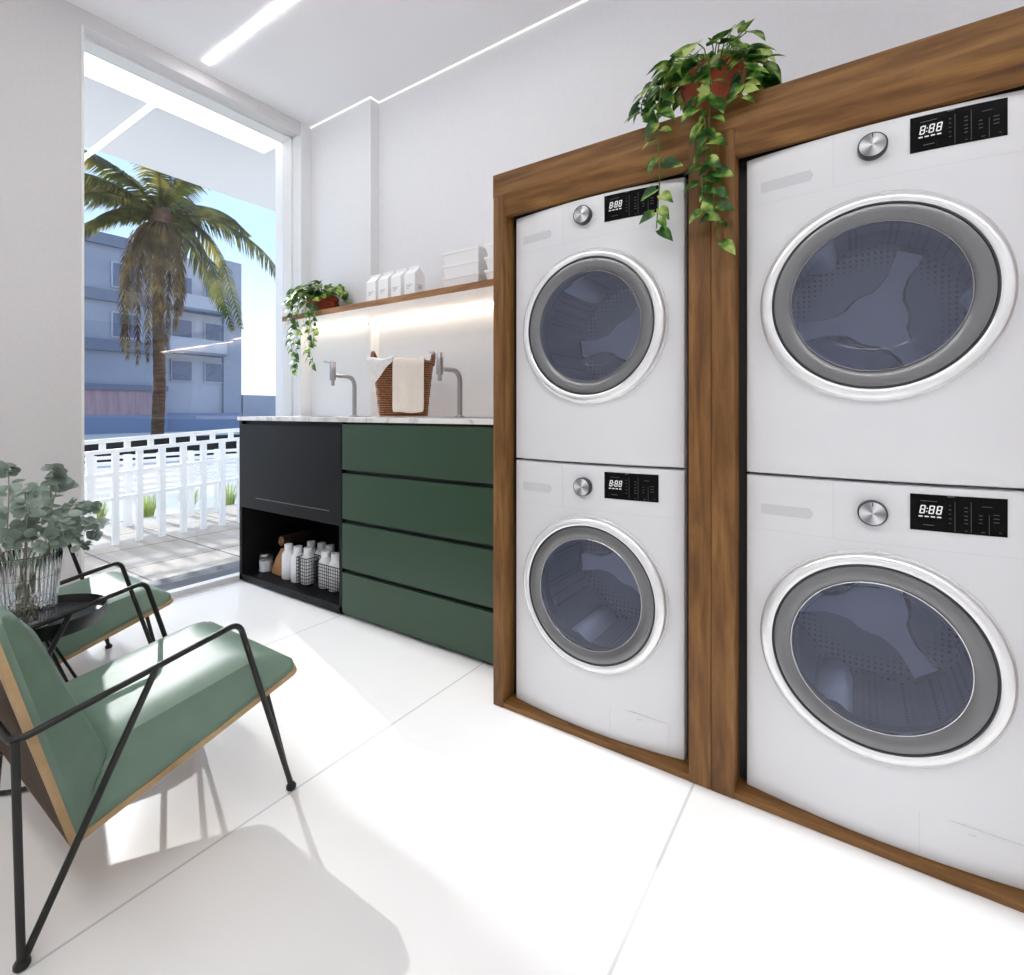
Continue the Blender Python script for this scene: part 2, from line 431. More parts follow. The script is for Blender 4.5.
# ------------------------------------------------------------------ laundry appliances
CY = .729
def bowx(y): return 1.55 - .028 * max(0., 1 - (y / .302) ** 2)

def seven_seg(mb, y, z, h, w, segs, x, sl=.16):
    """digit whose left edge is at y (text runs towards -y)"""
    t = h * .115
    def q(a0, b0, a1, b1):
        pts = []
        for (a, b) in ((a0, b0), (a1, b0), (a1, b1), (a0, b1)):
            pts.append((y - a - sl * b, z + b))
        mb.prism(pts, 'x', x - .0006, x)
    S = {'a': (t * .6, h - t, w - t * .6, h), 'g': (t * .6, h / 2 - t / 2, w - t * .6, h / 2 + t / 2), 'd': (t * .6, 0, w - t * .6, t),
         'f': (0, h / 2 + t * .3, t, h - t * .4), 'b': (w - t, h / 2 + t * .3, w, h - t * .4), 'e': (0, t * .4, t, h / 2 - t * .3), 'c': (w - t, t * .4, w, h / 2 - t * .3)}
    for k in segs: q(*S[k])

def machine(name, label, cat, z0, z1, zd, zp0, zp1, zk, zh, group, CY, ddy):
    c = Vector((1.55, CY, z0)); t = thing(name, label, cat, c, group)
    # --- cabinet body with a round door opening
    ang = sorted([2 * PI * i / 96 for i in range(96)] + [math.atan2(z - zd, y) % (2 * PI) for y in (-.302, .302) for z in (z0, z1)])
    def per(a, ins):
        dy, dz = math.cos(a), math.sin(a); best = 9
        if abs(dy) > 1e-6: best = min(best, (.302 - ins) / abs(dy))
        if dz > 1e-6: best = min(best, (z1 - ins - zd) / dz)
        if dz < -1e-6: best = min(best, (zd - z0 - ins) / -dz)
        return best
    R0 = .205; rings = []
    for k in range(9):
        f = k / 8; ring = []
        for a in ang:
            r = R0 + (per(a, .007) - R0) * f; y = r * math.cos(a); z = zd + r * math.sin(a)
            ring.append((bowx(y), CY + y, z))
        rings.append(ring)
    for ins, dx in ((.002, .002), (0, .008)):
        rings.append([(bowx(per(a, ins) * math.cos(a)) + dx, CY + per(a, ins) * math.cos(a), zd + per(a, ins) * math.sin(a)) for a in ang])
    rings.append([(2.13, CY + per(a, 0) * math.cos(a), zd + per(a, 0) * math.sin(a)) for a in ang])
    n = len(ang); b = MB(); vs = [p for r in rings for p in r]
    fs = [(i * n + j, i * n + (j + 1) % n, (i + 1) * n + (j + 1) % n, (i + 1) * n + j) for i in range(len(rings) - 1) for j in range(n)]
    fs.append(tuple(range((len(rings) - 1) * n, len(rings) * n)))
    b.add(vs, fs).build('body', 'white', t, smooth=30)
    cc = (0, CY + ddy, zd)
    # --- door
    d = MB().lathe([(.254, 1.552), (.2535, 1.524), (.251, 1.512), (.244, 1.504), (.234, 1.4995), (.226, 1.500), (.2225, 1.503), (.222, 1.508), (.222, 1.535)], cc, 'x', 96).build('door', 'ring', t)
    MB().lathe([(.2235, 1.5035), (.2185, 1.5015), (.2165, 1.505), (.2165, 1.53)], cc, 'x', 96).build('door_gasket', 'gasket', d)
    MB().lathe([(.2165, 1.504), (.205, 1.501), (.188, 1.5045), (.180, 1.510), (.180, 1.53)], cc, 'x', 96).build('smoked_rim', 'smoke', d)
    MB().lathe([(.1805, 1.5085), (.179, 1.5068), (.1775, 1.507), (.1765, 1.513)], cc, 'x', 96).build('inner_trim', 'chrome' if z0 < .5 else 'trimg', d)
    MB().lathe([(.1775, 1.509), (.15, 1.5045), (.11, 1.501), (.06, 1.499), (.0005, 1.4985)], cc, 'x', 64).build('door_glass', 'doorgl', d)
    MB().lathe([(.172, 1.525), (.166, 1.56), (.152, 1.592), (.12, 1.612), (.07, 1.622), (.0005, 1.625)], (0, CY + ddy, zd - .01), 'x', 64).build('glass_bowl', 'bowl', d)
    # --- drum
    MB().lathe([(.207, 1.545), (.196, 1.56), (.200, 1.60), (.235, 1.61)], cc, 'x', 64).build('door_seal', 'rubber', t)
    dr = MB().lathe([(.232, 1.605), (.238, 1.63), (.238, 1.92), (.22, 1.955), (.0005, 1.965)], cc, 'x', 64).build('drum', 'drum', t)
    hb = MB(); pts = []
    for k in range(3):                                      # three-armed star on the back of the drum
        a0 = math.radians(66 + 120 * k)
        for da, r in ((-60, .078), (-44, .078), (-30, .080), (-17, .100), (-10, .135), (-9, .205), (9, .205), (10, .135), (17, .100), (30, .080), (44, .078)):
            a = a0 + math.radians(da); pts.append((CY - r * math.cos(a), zd + r * math.sin(a)))
    hb.prism(pts, 'x', 1.885, 1.915); hb.build('drum_star', 'hub', dr, smooth=0)
    MB().prism([(CY + (y - CY) * 1.13, zd + (z - zd) * 1.13) for y, z in pts], 'x', 1.918, 1.930).build('star_painted_shadow', 'blackin', dr, smooth=0)  # larger dark star, the shadow edge painted behind the hub
    for k in range(3):
        a = math.radians(6 + 120 * k); lb = MB()
        u = Vector((0, -math.cos(a), math.sin(a))); w = Vector((0, math.sin(a), math.cos(a))); cv_ = Vector((0, CY, zd))
        P = []
        for i in range(9):
            x = 1.64 + .27 * i / 8; hh = .055 * math.sin(PI * min(1, max(0, (i + .5) / 9))) ** .5
            P.append([cv_ + Vector((x, 0, 0)) + u * (.237 - hh * (1 - (2 * j / 6 - 1) ** 2)) + w * ((j / 6 - .5) * .09) for j in range(7)])
        lb.grid(P).build('lifter', 'hub', dr)
    # --- control panel
    yp0, yp1 = CY - .0575, CY - .2275; ym = (yp0 + yp1) / 2
    x0 = 1.5205
    def px(y):   # follows the bowed front
        return bowx(y - CY) - .0022
    P = [[(px(yp0 + (yp1 - yp0) * i / 10) , yp0 + (yp1 - yp0) * i / 10, z) for i in range(11)] for z in (zp0, zp1)]
    pm = MB().grid(P)
    Pb = [[(x + .004, y, z) for (x, y, z) in r] for r in P]
    for r0, r1 in ((P[0], Pb[0]), (P[1], Pb[1])): pm.grid([r0, r1])
    pm.grid([[P[0][0], P[1][0]], [Pb[0][0], Pb[1][0]]]); pm.grid([[P[0][-1], P[1][-1]], [Pb[0][-1], Pb[1][-1]]])
    panel = pm.build('control_panel', 'blackgl', t, smooth=20)
    H = zp1 - zp0; dg = MB(); yb = yp0 - .0165; zb = zp0 + H * .47
    for k in range(3):
        y = yb - k * .0136 - (.003 if k else 0); seven_seg(dg, y, zb, .0195, .0098, 'abcdefg', px(y - .005) - .0004)
    for dz in (.005, .0125):
        y = yb - .0130 - .16 * dz; dg.box(px(y) - .001, y - .0011, zb + dz - .0011, px(y) - .0004, y + .0011, zb + dz + .0011)
    for k in range(4):
        y = yb + .001 - k * .0112; dg.box(px(y) - .001, y - .0075, zb - .0078, px(y) - .0004, y, zb - .0052)
    dg.build('display_digits', 'digit', panel, smooth=0)
    for fy, z_a, z_b, rows, w in ((.425, 0, 0, (.25, .38, .5, .62, .74), .004), (.475, .04, .84, (), 0), (.59, 0, 0, (.28, .38, .48, .6, .7), .006), (.591, 0, 0, (.08,), .004), (.76, 0, 0, (.08,), .006), (.64, .04, .86, (), 0),
                                  (.735, 0, 0, (.32, .42, .52), .006), (.82, .03, .55, (), 0), (.89, 0, 0, (.36, .46, .56), .010), (.93, 0, 0, (.1,), .004), (.79, 0, 0, (.76,), .02), (.2, 0, 0, (.16,), .02), (.2, 0, 0, (.82,), .03)):
        y = yp0 + (yp1 - yp0) * fy; mk = MB()
        if z_b: mk.box(px(y) - .0008, y - .0004, zp0 + H * z_a, px(y) - .0003, y + .0004, zp0 + H * z_b)
        for fz in rows: mk.box(px(y) - .0008, y - w / 2, zp0 + H * fz - .0007, px(y) - .0003, y + w / 2, zp0 + H * fz + .0007)
        mk.build('divider_line' if z_b else 'button_legend', 'mark', panel, smooth=0)
    y = yp0 + (yp1 - yp0) * .42
    MB().box(px(y) - .0009, y - .009, zp1 - .0035, px(y) - .0003, y + .004, zp1 - .0008).build('status_light', 'mark', panel, smooth=0)
    # --- programme knob
    ky = CY + .0150; kc = (0, ky, zk); kx = bowx(.0150)
    kb = MB().lathe([(.0305, kx + .002), (.0305, kx - .016), (.0295, kx - .0195), (.0275, kx - .0205), (.0268, kx - .0195)], kc, 'x', 48).build('knob', 'gasket', t)
    fb = MB().lathe([(.0272, kx - .0198), (.0255, kx - .0212), (.0005, kx - .0212)], kc, 'x', 48).build('knob_face', 'knob', kb)
    me = fb.data; uv = me.uv_layers.new(name='uv')
    for lp in me.loops:
        co = me.vertices[lp.vertex_index].co + org(t); uv.data[lp.index].uv = (-(co.y - ky), co.z - zk)
    MB().box(kx - .0222, ky - .001, zk + .017, kx - .021, ky + .001, zk + .0262).build('pointer', 'gasket', kb, smooth=0)
    # --- detergent drawer: grip, its recess shade painted as a grey plate, and seams
    def plate(y0, y1, za, zb_, off, nm, mat, rounded=0.):
        m_ = MB(); P = []
        for k in range(25):
            y = y0 + (y1 - y0) * k / 24; e = 0
            if rounded and y - y1 < rounded: q = rounded - (y - y1); e = rounded - math.sqrt(max(0, rounded ** 2 - q * q))
            P.append([(bowx(y - CY) + .004, y, za + e), (bowx(y - CY) - off, y, za + e), (bowx(y - CY) - off, y, zb_ - e), (bowx(y - CY) + .004, y, zb_ - e)])
        return m_.grid(P).build(nm, mat, t, smooth=20)
    plate(CY + .264, CY + .140, zh - .014, zh + .014, .0006, 'drawer_grip', 'grip_shade', .012)
    sm = MB(); y = CY + .096; sm.box(bowx(.096) - .0006, y - .0006, zk - .075, bowx(.096) + .002, y + .0006, z1 - .004)
    for i in range(16):
        ya, yb_ = .298 - .596 * i / 16, .298 - .596 * (i + 1) / 16
        sm.add([(bowx(ya) - .0005, CY + ya, zk - .0755), (bowx(yb_) - .0005, CY + yb_, zk - .0755), (bowx(yb_) - .0005, CY + yb_, zk - .0745), (bowx(ya) - .0005, CY + ya, zk - .0745)], [(0, 1, 2, 3)])
    sm.build('fascia_seam', 'seam', t, smooth=0)
    if z0 < .5:
        hm = MB()
        for (ya, yb_, za, zb_) in ((-.075, -.255, .127, .128), (-.0745, -.0755, .028, .128), (-.2545, -.2555, .028, .128), (-.16, -.175, .108, .111)):
            hm.box(bowx((ya + yb_) / 2) - .0006 - abs(ya - yb_) * .004, CY + yb_, za, bowx(ya) + .003, CY + ya, zb_)
        hm.build('filter_hatch', 'seam', t, smooth=0)
    return t
G1 = 'white washing machines and dryers stacked in the wooden surrounds'
LO = (.020, .886, .470, .785, .869, .816, .797); HI = (.893, 1.762, 1.338, 1.667, 1.749, 1.702, 1.672)
machine('washing_machine', 'white front-loading washing machine on the floor level of the stack beside the green drawers', 'washing machine', *LO, G1, .729, -.006)
machine('tumble_dryer', 'white dryer on top of the stack nearer the green drawers, vine hanging over its panel', 'dryer', *HI, G1, .729, -.004)
machine('washing_machine', 'white front-loading washing machine at the bottom of the near right stack', 'washing machine', *LO, G1, -.044, .010)
machine('tumble_dryer', 'white dryer on top of the near right stack, drum star visible behind glass', 'dryer', *HI, G1, -.044, .010)

# wooden surround, one module per stack
def surround(label, y0, y1, tl, tr, mc):
    t = thing('appliance_surround', label, 'wooden surround', (1.5, (y0 + y1) / 2, 0), 'wooden surrounds')
    bv = .002
    MB().box(1.5, y0 - tl, 0, 2.2, y0, 1.90, bv).build('side_panel', 'wood_v', t)
    MB().box(1.5, y1, 0, 2.2, y1 + tr, 1.90, bv).build('side_panel', 'wood_v', t)
    MB().prism([(1.499, 1.916), (1.499, 1.838), (1.503, 1.828), (1.517, 1.766), (1.535, 1.765), (1.56, 1.80), (1.56, 1.90), (2.2, 1.90), (2.2, 1.916)], 'y', y1, y0).build('top_panel', 'wood_h', t, smooth=20)
    MB().box(1.502, y1 + tr, 0, 2.2, y0 - tl, .020, .002).build('bottom_panel', 'wood_h', t)
    for a, b_ in ((y1 + tr, mc - .3035), (mc + .3035, y0 - tl)):  # black strips put in for the shade of the open gaps
        MB().box(1.572, a, .021, 1.60, b_, 1.762).build('gap_shade_strip', 'blackin', t, smooth=0)
    MB().box(1.572, y1 + tr, 1.764, 1.60, y0 - tl, 1.90).build('gap_shade_strip', 'blackin', t, smooth=0)
    return t
surround('walnut wood surround framing the stack beside the green drawers', 1.096, .3415, .043, .061, .729)
surround('walnut wood surround framing the near right stack', .3405, -.4145, .060, .045, -.044)

# ------------------------------------------------------------------ counter
def drawer_unit():
    t = thing('drawer_unit', 'dark green base unit with four wide handleless drawers', 'cabinet', (2.0, 1.66, 0))
    MB().box(1.732, 1.10, .02, 2.33, 2.222, 1.006).build('carcass', 'blackin', t, smooth=0)
    MB().box(1.80, 1.10, 0, 2.30, 2.222, .021).build('plinth', 'blackin', t, smooth=0)
    for z0, z1 in ((.018, .228), (.249, .485), (.506, .742), (.762, .996)):
        MB().box(1.71, 1.102, z0, 1.731, 2.2205, z1, .0015).build('drawer_front', 'green', t, smooth=0)
    return t
drawer_unit()
def black_unit():
    t = thing('base_cabinet', 'black base unit with lift-up front and open niche of bottles', 'cabinet', (2.0, 2.725, 0))
    b = MB(); y0, y1 = 2.2235, 3.228
    b.box(1.711, y1 - .028, .008, 2.26, y1, 1.006); b.box(1.711, y0, .008, 2.26, y0 + .022, 1.006)
    b.box(1.711, y0, .008, 2.26, y1, .047); b.box(2.22, y0, .008, 2.262, y1, 1.006); b.box(1.735, y0, .462, 2.26, y1, .48); b.box(1.735, y0, .98, 2.26, y1, 1.006)
    b.build('carcass', 'black', t, smooth=0)
    d = MB().box(1.709, y0 + .001, .466, 1.733, y1 - .004, .984, .0015).build('flap_door', 'black', t, smooth=0)
    MB().box(1.7075, 2.325, .5335, 1.71, 3.04, .5375).build('grip_groove', 'line', d, smooth=0)
    MB().box(1.80, y0 + .02, 0, 2.24, y1 - .10, .0085).build('plinth', 'blackin', t, smooth=0)
black_unit()
ws = MB(); ws.prism([(1.698, 1.099), (1.698, 3.232), (2.268, 3.232), (2.268, 2.652), (2.338, 2.652), (2.338, 1.099)], 'z', 1.008, 1.031)
tag(ws.build('worktop', 'marble', loc=(2.0, 2.1, 1.008), smooth=0), 'thin white marble worktop over the black and green units', 'worktop')

def sink(label, y):
    t = thing('sink', label, 'sink', (2.05, y, 1.031), 'steel sinks in the worktop')
    r = MB()
    x0, x1, y0, y1 = 1.84, 2.12, y - .2, y + .2
    for a in ((x0, y0, x1, y0 + .012), (x0, y1 - .012, x1, y1), (x0, y0, x0 + .012, y1), (x1 - .012, y0, x1, y1)):
        r.box(a[0], a[1], 1.031, a[2], a[3], 1.034, .001, 1)
    r.build('rim', 'steel', t)
    MB().box(x0 + .012, y0 + .012, 1.0312, x1 - .012, y1 - .012, 1.0318).build('basin', 'gasket', t, smooth=0)
sink('flush steel sink below the left tap, nearest the window', 2.67)
sink('flush steel sink below the right tap beside the wicker basket', 1.56)

def tap(label, y):
    t = thing('tap', label, 'tap', (2.15, y, 1.031), 'chrome taps over the worktop')
    MB().lathe([(.028, 0), (.028, .006), (.020, .010)], (2.15, y, 1.031), 'z', 24, True, True).build('base', 'steel', t)
    MB().tube(bend([(2.15, y, 1.032), (2.15, y, 1.285), (2.005, y, 1.285)], .075, 8), .0135, 16).build('pipe', 'steel', t)
    MB().lathe([(.0, -.032), (.017, -.032), (.0195, -.028), (.0195, .080), (.017, .084), (.0005, .084)], (1.988, y, 1.285), 'z', 24).build('mixer_body', 'steel', t)
    MB().lathe([(.0005, -.064), (.0095, -.064), (.0105, -.058), (.0105, -.03)], (1.988, y, 1.285), 'z', 16).build('nozzle', 'steel', t)
    MB().tube([(1.988, y, 1.356), (1.962, y + .024, 1.366), (1.948, y + .037, 1.368)], .004, 8).build('lever', 'steel', t)
tap('brushed steel tap near the window, left of the wicker basket', 2.67)
tap('brushed steel tap right of the wicker basket', 1.795)

# wicker laundry basket, turned about a third of a right angle
BX, BY, BROT = 2.04, 2.112, math.radians(38)
def basket():
    cx, cy = BX, BY
    t = thing('laundry_basket', 'brown wicker laundry basket standing on the white worktop', 'basket', (cx, cy, 1.035))
    def rr(k, hx, hy, z, rad):
        pts = []
        for sx, sy, a0 in ((1, 1, 0), (-1, 1, 90), (-1, -1, 180), (1, -1, 270)):
            for i in range(7):
                a = math.radians(a0 + 15 * i); pts.append((cx + sx * (hx - rad) + rad * math.cos(a), cy + sy * (hy - rad) + rad * math.sin(a), z))
        return pts
    rings = []
    for i in range(13):
        f = i / 12; z = 1.0355 + .295 * f; w = .002 * (i % 2)
        rings.append(rr(28, .085 + .025 * f + w, .128 + .030 * f + w, z, .05))
    for i in range(13):
        f = 1 - i / 12; rings.append(rr(28, .077 + .025 * f, .120 + .030 * f, 1.0405 + .290 * f, .045))
    n = 28; b = MB(); b.add([p for r in rings for p in r], [(i * n + j, i * n + (j + 1) % n, (i + 1) * n + (j + 1) % n, (i + 1) * n + j) for i in range(len(rings) - 1) for j in range(n)] + [tuple(range(n))[::-1], tuple(range(len(rings) * n - n, len(rings) * n))])
    b.build('body', 'wicker', t, smooth=50)
    rim = rr(28, .111, .159, 1.332, .05); rm = MB().tube(rim, .010, 8, True); rm.build('rim', 'wicker', t)
    for s in (-1, 1):
        yy = cy + s * .159
        h = MB().tube(bez([(cx - .05, yy, 1.325), (cx - .042, yy + s * .006, 1.372), (cx, yy + s * .008, 1.392), (cx + .042, yy + s * .006, 1.372), (cx + .05, yy, 1.325)], 16), .0095, 8)
        h.build('handle', 'wicker', t)
    t.rotation_euler.z = BROT
    return cx, cy
bcx, bcy = basket()
def drape(rows, name, mat, label, cat, loc, thick=.004):
    m = MB().grid(rows); o = m.build(name, mat, loc=loc, smooth=60)
    s = o.modifiers.new('solid', 'SOLIDIFY'); s.thickness = thick; s.offset = 1
    sb = o.modifiers.new('sub', 'SUBSURF'); sb.levels = 1; sb.render_levels = 2
    return tag(o, label, cat)
# beige towel over the front rim
rows = []
path = [(.02, 1.325), (-.02, 1.342), (-.09, 1.348), (-.117, 1.346), (-.127, 1.336), (-.128, 1.31), (-.122, 1.25), (-.112, 1.17), (-.105, 1.10), (-.102, 1.055)]
for k, (x, z) in enumerate(path):
    f = k / (len(path) - 1)
    rows.append([(BX + x - .003 * math.sin(j * 1.3 + k * .3) * f, BY + .035 + .012 * f - (.165 + .006 * f) * j / 9, z + .003 * math.sin(j * .9)) for j in range(10)])
drape(rows, 'towel', 'linen', 'beige linen towel folded over the front of the wicker basket', 'towel', (BX, BY, 1.06), .006).rotation_euler.z = BROT
rows = []
for k in range(9):
    f = k / 8; row = []
    for j in range(9):
        g = j / 8; y = BY + .152 - .112 * g
        drop = (.165 - .15 * g) * max(0, (f - .35) / .65)
        x = BX + .01 - .128 * f / .35 if f < .35 else BX - .128 + .012 * drop / .16 - .005 * math.sin(g * 9)
        z = 1.350 + .006 * math.sin(g * 7 + f * 3) - drop
        row.append((x, y + .020 * (1 - g) + .008 * math.sin(f * 5) * (1 - g), z))
    rows.append(row)
drape(rows, 'liner_cloth', 'liner', 'white cloth bunched over the left corner of the wicker basket', 'cloth', (BX, BY, 1.3), .004).rotation_euler.z = BROT

# ------------------------------------------------------------------ wall shelf and what stands on it
sh = thing('wall_shelf', 'long wooden wall shelf above the worktop with a light strip beneath', 'shelf', (2.15, 2.2, 1.675))
sb_ = MB(); sb_.prism([(2.02, 1.10), (2.02, 3.262), (2.268, 3.262), (2.268, 2.653), (2.338, 2.653), (2.338, 1.10)], 'z', 1.676, 1.711)
sb_.build('board', 'shelfw', sh, smooth=0)
up = MB(); up.prism([(2.0205, 1.10), (2.0205, 3.261), (2.267, 3.261), (2.267, 2.652), (2.337, 2.652), (2.337, 1.10)], 'z', 1.674, 1.6765)
up.build('white_underside', 'plast', sh, smooth=0)
ls = MB(); ls.box(2.315, 1.12, 1.668, 2.334, 2.645, 1.6738); ls.box(2.245, 2.66, 1.668, 2.264, 3.24, 1.6738); ls.build('light_strip', 'led_w', sh, smooth=0)
MB().box(2.255, 2.655, 1.63, 2.269, 2.668, 1.676).build('bracket', 'steel', sh, smooth=0)

def carton(y, label, first=None, h=.15):
    if first: return dup(first, (0, y - first.location.y, 0), label)
    t = thing('carton', label, 'carton', (2.10, y, 1.711), 'white cartons on the shelf')
    w = .040; x0, x1 = 2.055, 2.135; b = MB()
    b.prism([(x0, 1.7115), (x0, 1.835), (x0 + .034, 1.868), (x0 + .046, 1.868), (x1, 1.835), (x1, 1.7115)], 'y', y - w, y + w)
    b.box(x0 + .036, y - w, 1.866, x0 + .044, y + w, 1.885)
    b.build('box', 'plast', t, smooth=0)
    lm = MB()
    lm.box(x0 - .0008, y - .026, 1.772, x0 + .001, y + .026, 1.776); lm.box(x0 - .0008, y - .012, 1.762, x0 + .001, y + .022, 1.768); lm.box(x0 - .0008, y + .002, 1.752, x0 + .001, y + .022, 1.757)
    lm.box(x0 + .02, y - w - .0008, 1.772, x0 + .066, y - w + .001, 1.776); lm.box(x0 + .028, y - w - .0008, 1.752, x0 + .058, y - w + .001, 1.768)
    lm.build('label_print', 'print', t, smooth=0); return t
c0 = carton(2.402, 'white gable-top carton, the one nearest the potted plant on the shelf')
carton(2.297, 'white gable-top carton on the shelf, second from the potted plant', c0)
carton(2.192, 'white gable-top carton on the shelf, third from the potted plant', c0)
carton(2.082, 'white gable-top carton on the shelf, nearest the stacked white boxes', c0)

def tub(y, z, label, first=None):
    if first: return dup(first, (0, y - first.location.y, z - first.location.z), label)
    x0, x1, hy = 2.07, 2.30, .122; h = .0655
    rings = []
    for f, ins in ((0, .012), (.80, .001), (.82, -.002), (1, -.003)):
        rings.append([(x0 + ins, y - hy + ins, z + h * f), (x1 - ins, y - hy + ins, z + h * f), (x1 - ins, y + hy - ins, z + h * f), (x0 + ins, y + hy - ins, z + h * f)])
    rings.append([(x0 + .004, y - hy + .004, z + h), (x1 - .004, y - hy + .004, z + h), (x1 - .004, y + hy - .004, z + h), (x0 + .004, y + hy - .004, z + h)])
    rings.append([(x0 + .02, y - hy + .02, z + .004), (x1 - .02, y - hy + .02, z + .004), (x1 - .02, y + hy - .02, z + .004), (x0 + .02, y + hy - .02, z + .004)])
    n = 4; m_ = MB().add([p for r in rings for p in r], [(i * n + j, i * n + (j + 1) % n, (i + 1) * n + (j + 1) % n, (i + 1) * n + j) for i in range(5) for j in range(n)] + [(3, 2, 1, 0), (20, 21, 22, 23)])
    return tag(m_.build('storage_box', 'plast', loc=(2.185, y, z), smooth=0), label, 'storage box', 'white storage boxes stacked on the shelf')
tb = None
for yy, where in ((1.727, 'of the stack beside the cartons'), (1.442, 'of the stack against the wooden surround')):
    for k, pos in enumerate(('bottom', 'middle', 'top')):
        lab = 'white plastic storage box, %s %s' % (pos, where)
        if tb is None: tb = tub(yy, 1.7115, lab)
        else: tub(yy, 1.7115 + .0662 * k, lab, tb)

# ------------------------------------------------------------------ plants
def leaf(mb, p, d, up, L, W, fold=.25, curl=.35, heart=True):
    d = Vector(d).normalized(); up = Vector(up); s = d.cross(up)
    if s.length < 1e-4: s = d.orthogonal()
    s.normalize(); n = s.cross(d).normalized(); p = Vector(p)
    T = [(0, .0), (.02, .30), (.16, .47), (.36, .5), (.58, .40), (.80, .20), (1, 0)] if heart else [(0, .05), (.12, .32), (.34, .5), (.6, .5), (.86, .3), (1, .04)]
    row = []
    for t, w in T:
        c = p + d * (t * L) - n * (curl * L * t * t)
        back = -d * (.10 * L) if heart and abs(t - .02) < .001 else Vector()
        lift = n * (fold * w * W)
        row.append([c + s * (w * W) + lift + back, c, c - s * (w * W) + lift + back])
    mb.grid(row)

def pothos(name, label, pos, r_top, r_bot, h, vines, crown_n, crown_r, crown_h, seed, front, wall_gap=9.):
    R = random.Random(seed); x, y, z = pos
    t = thing(name, label, 'potted plant', pos)
    MB().lathe([(.0005, 0), (r_bot, 0), (r_bot * .5 + r_top * .5, h * .5), (r_top * .97, h * .76), (r_top * 1.06, h * .78), (r_top * 1.06, h), (r_top * .96, h), (r_top * .93, h * .88)], pos, 'z', 40).build('pot', 'terra', t)
    MB().lathe([(r_top * .94, h * .88), (.0005, h * .91)], pos, 'z', 32).build('soil', 'soil', t)
    st = MB(); lf = MB()
    xmax = x + wall_gap
    for i in range(crown_n):
        a = R.uniform(0, 2 * PI); rr_ = crown_r * math.sqrt(R.uniform(.05, 1)); 
        tip = Vector((x + rr_ * math.cos(a), y + rr_ * math.sin(a), z + h * .95 + crown_h * (R.uniform(.35, 1) - .75 * (rr_ / crown_r) ** 2)))
        tip.x = min(tip.x, xmax)
        base = Vector((x + .3 * r_top * math.cos(a), y + .3 * r_top * math.sin(a), z + h * .88))
        mid = (base + tip) / 2 + Vector((0, 0, .035))
        st.tube([base, mid, tip], .0017, 5)
        d = Vector((math.cos(a), math.sin(a), R.uniform(-.7, .1))) + Vector((R.uniform(-.5, .5), R.uniform(-.5, .5), 0))
        sz = R.uniform(.054, .080)
        if tip.x > xmax - .06: d.x = min(d.x, -.2)
        leaf(lf, tip, d, Vector((R.uniform(-.4, .4) - .35 * front, R.uniform(-.4, .4), 1)), sz, sz * .82, .22, .3)
    st.build('stems', 'stem', t); lf.build('crown_leaves', 'pothos', t, smooth=80, recalc=False)
    for vp in vines:
        pts = bez(vp, 26); MB_ = MB().tube(pts, .0019, 6); v = MB_.build('vine', 'stem', t)
        l = MB(); n = len(pts)
        for i in range(3, n):
            if R.random() < .14: continue
            sd = 1 if i % 2 else -1; tg = (pts[min(i + 1, n - 1)] - pts[max(i - 1, 0)]).normalized()
            d = Vector((-.25 * front + R.uniform(-.3, .2), sd * R.uniform(.5, 1.1), R.uniform(-.9, -.1))); sz = R.uniform(.042, .064) * (1 - .2 * i / n)
            q = pts[i] + d.normalized() * .010
            leaf(l, q, d, Vector((-1.0 + R.uniform(-.5, .5), R.uniform(-.5, .5), R.uniform(.3, 1.1))), sz, sz * .74, .25, .35)
        l.build('vine_leaves', 'pothos', v, smooth=80, recalc=False)
    return t
px_, py_, pz_ = 1.585, .352, 1.917
pothos('potted_pothos', 'large trailing pothos in terracotta pot on top of the walnut surround', (px_, py_, pz_), .088, .064, .13,
       [[(px_ - .03, py_ + .05, 2.035), (1.50, .455, 2.06), (1.462, .475, 1.96), (1.462, .478, 1.85), (1.458, .472, 1.74), (1.460, .478, 1.66), (1.458, .482, 1.59)],
        [(px_ - .05, py_ - .01, 2.035), (1.492, .345, 2.045), (1.468, .335, 1.95), (1.464, .338, 1.84), (1.464, .330, 1.73), (1.462, .325, 1.63), (1.464, .312, 1.525)],
        [(px_ - .05, py_ + .02, 2.035), (1.490, .375, 2.045), (1.466, .368, 1.95), (1.462, .350, 1.86), (1.462, .345, 1.77), (1.462, .356, 1.68), (1.460, .350, 1.60)],
        [(px_ - .02, py_ - .06, 2.035), (1.520, .262, 2.05), (1.475, .250, 1.97), (1.472, .262, 1.90)],
        [(px_ - .02, py_ + .07, 2.035), (1.530, .500, 2.06), (1.49, .535, 1.99), (1.48, .53, 1.93)]],
       76, .162, .135, 5, 1)
sx_, sy_, sz_ = 2.145, 2.985, 1.712
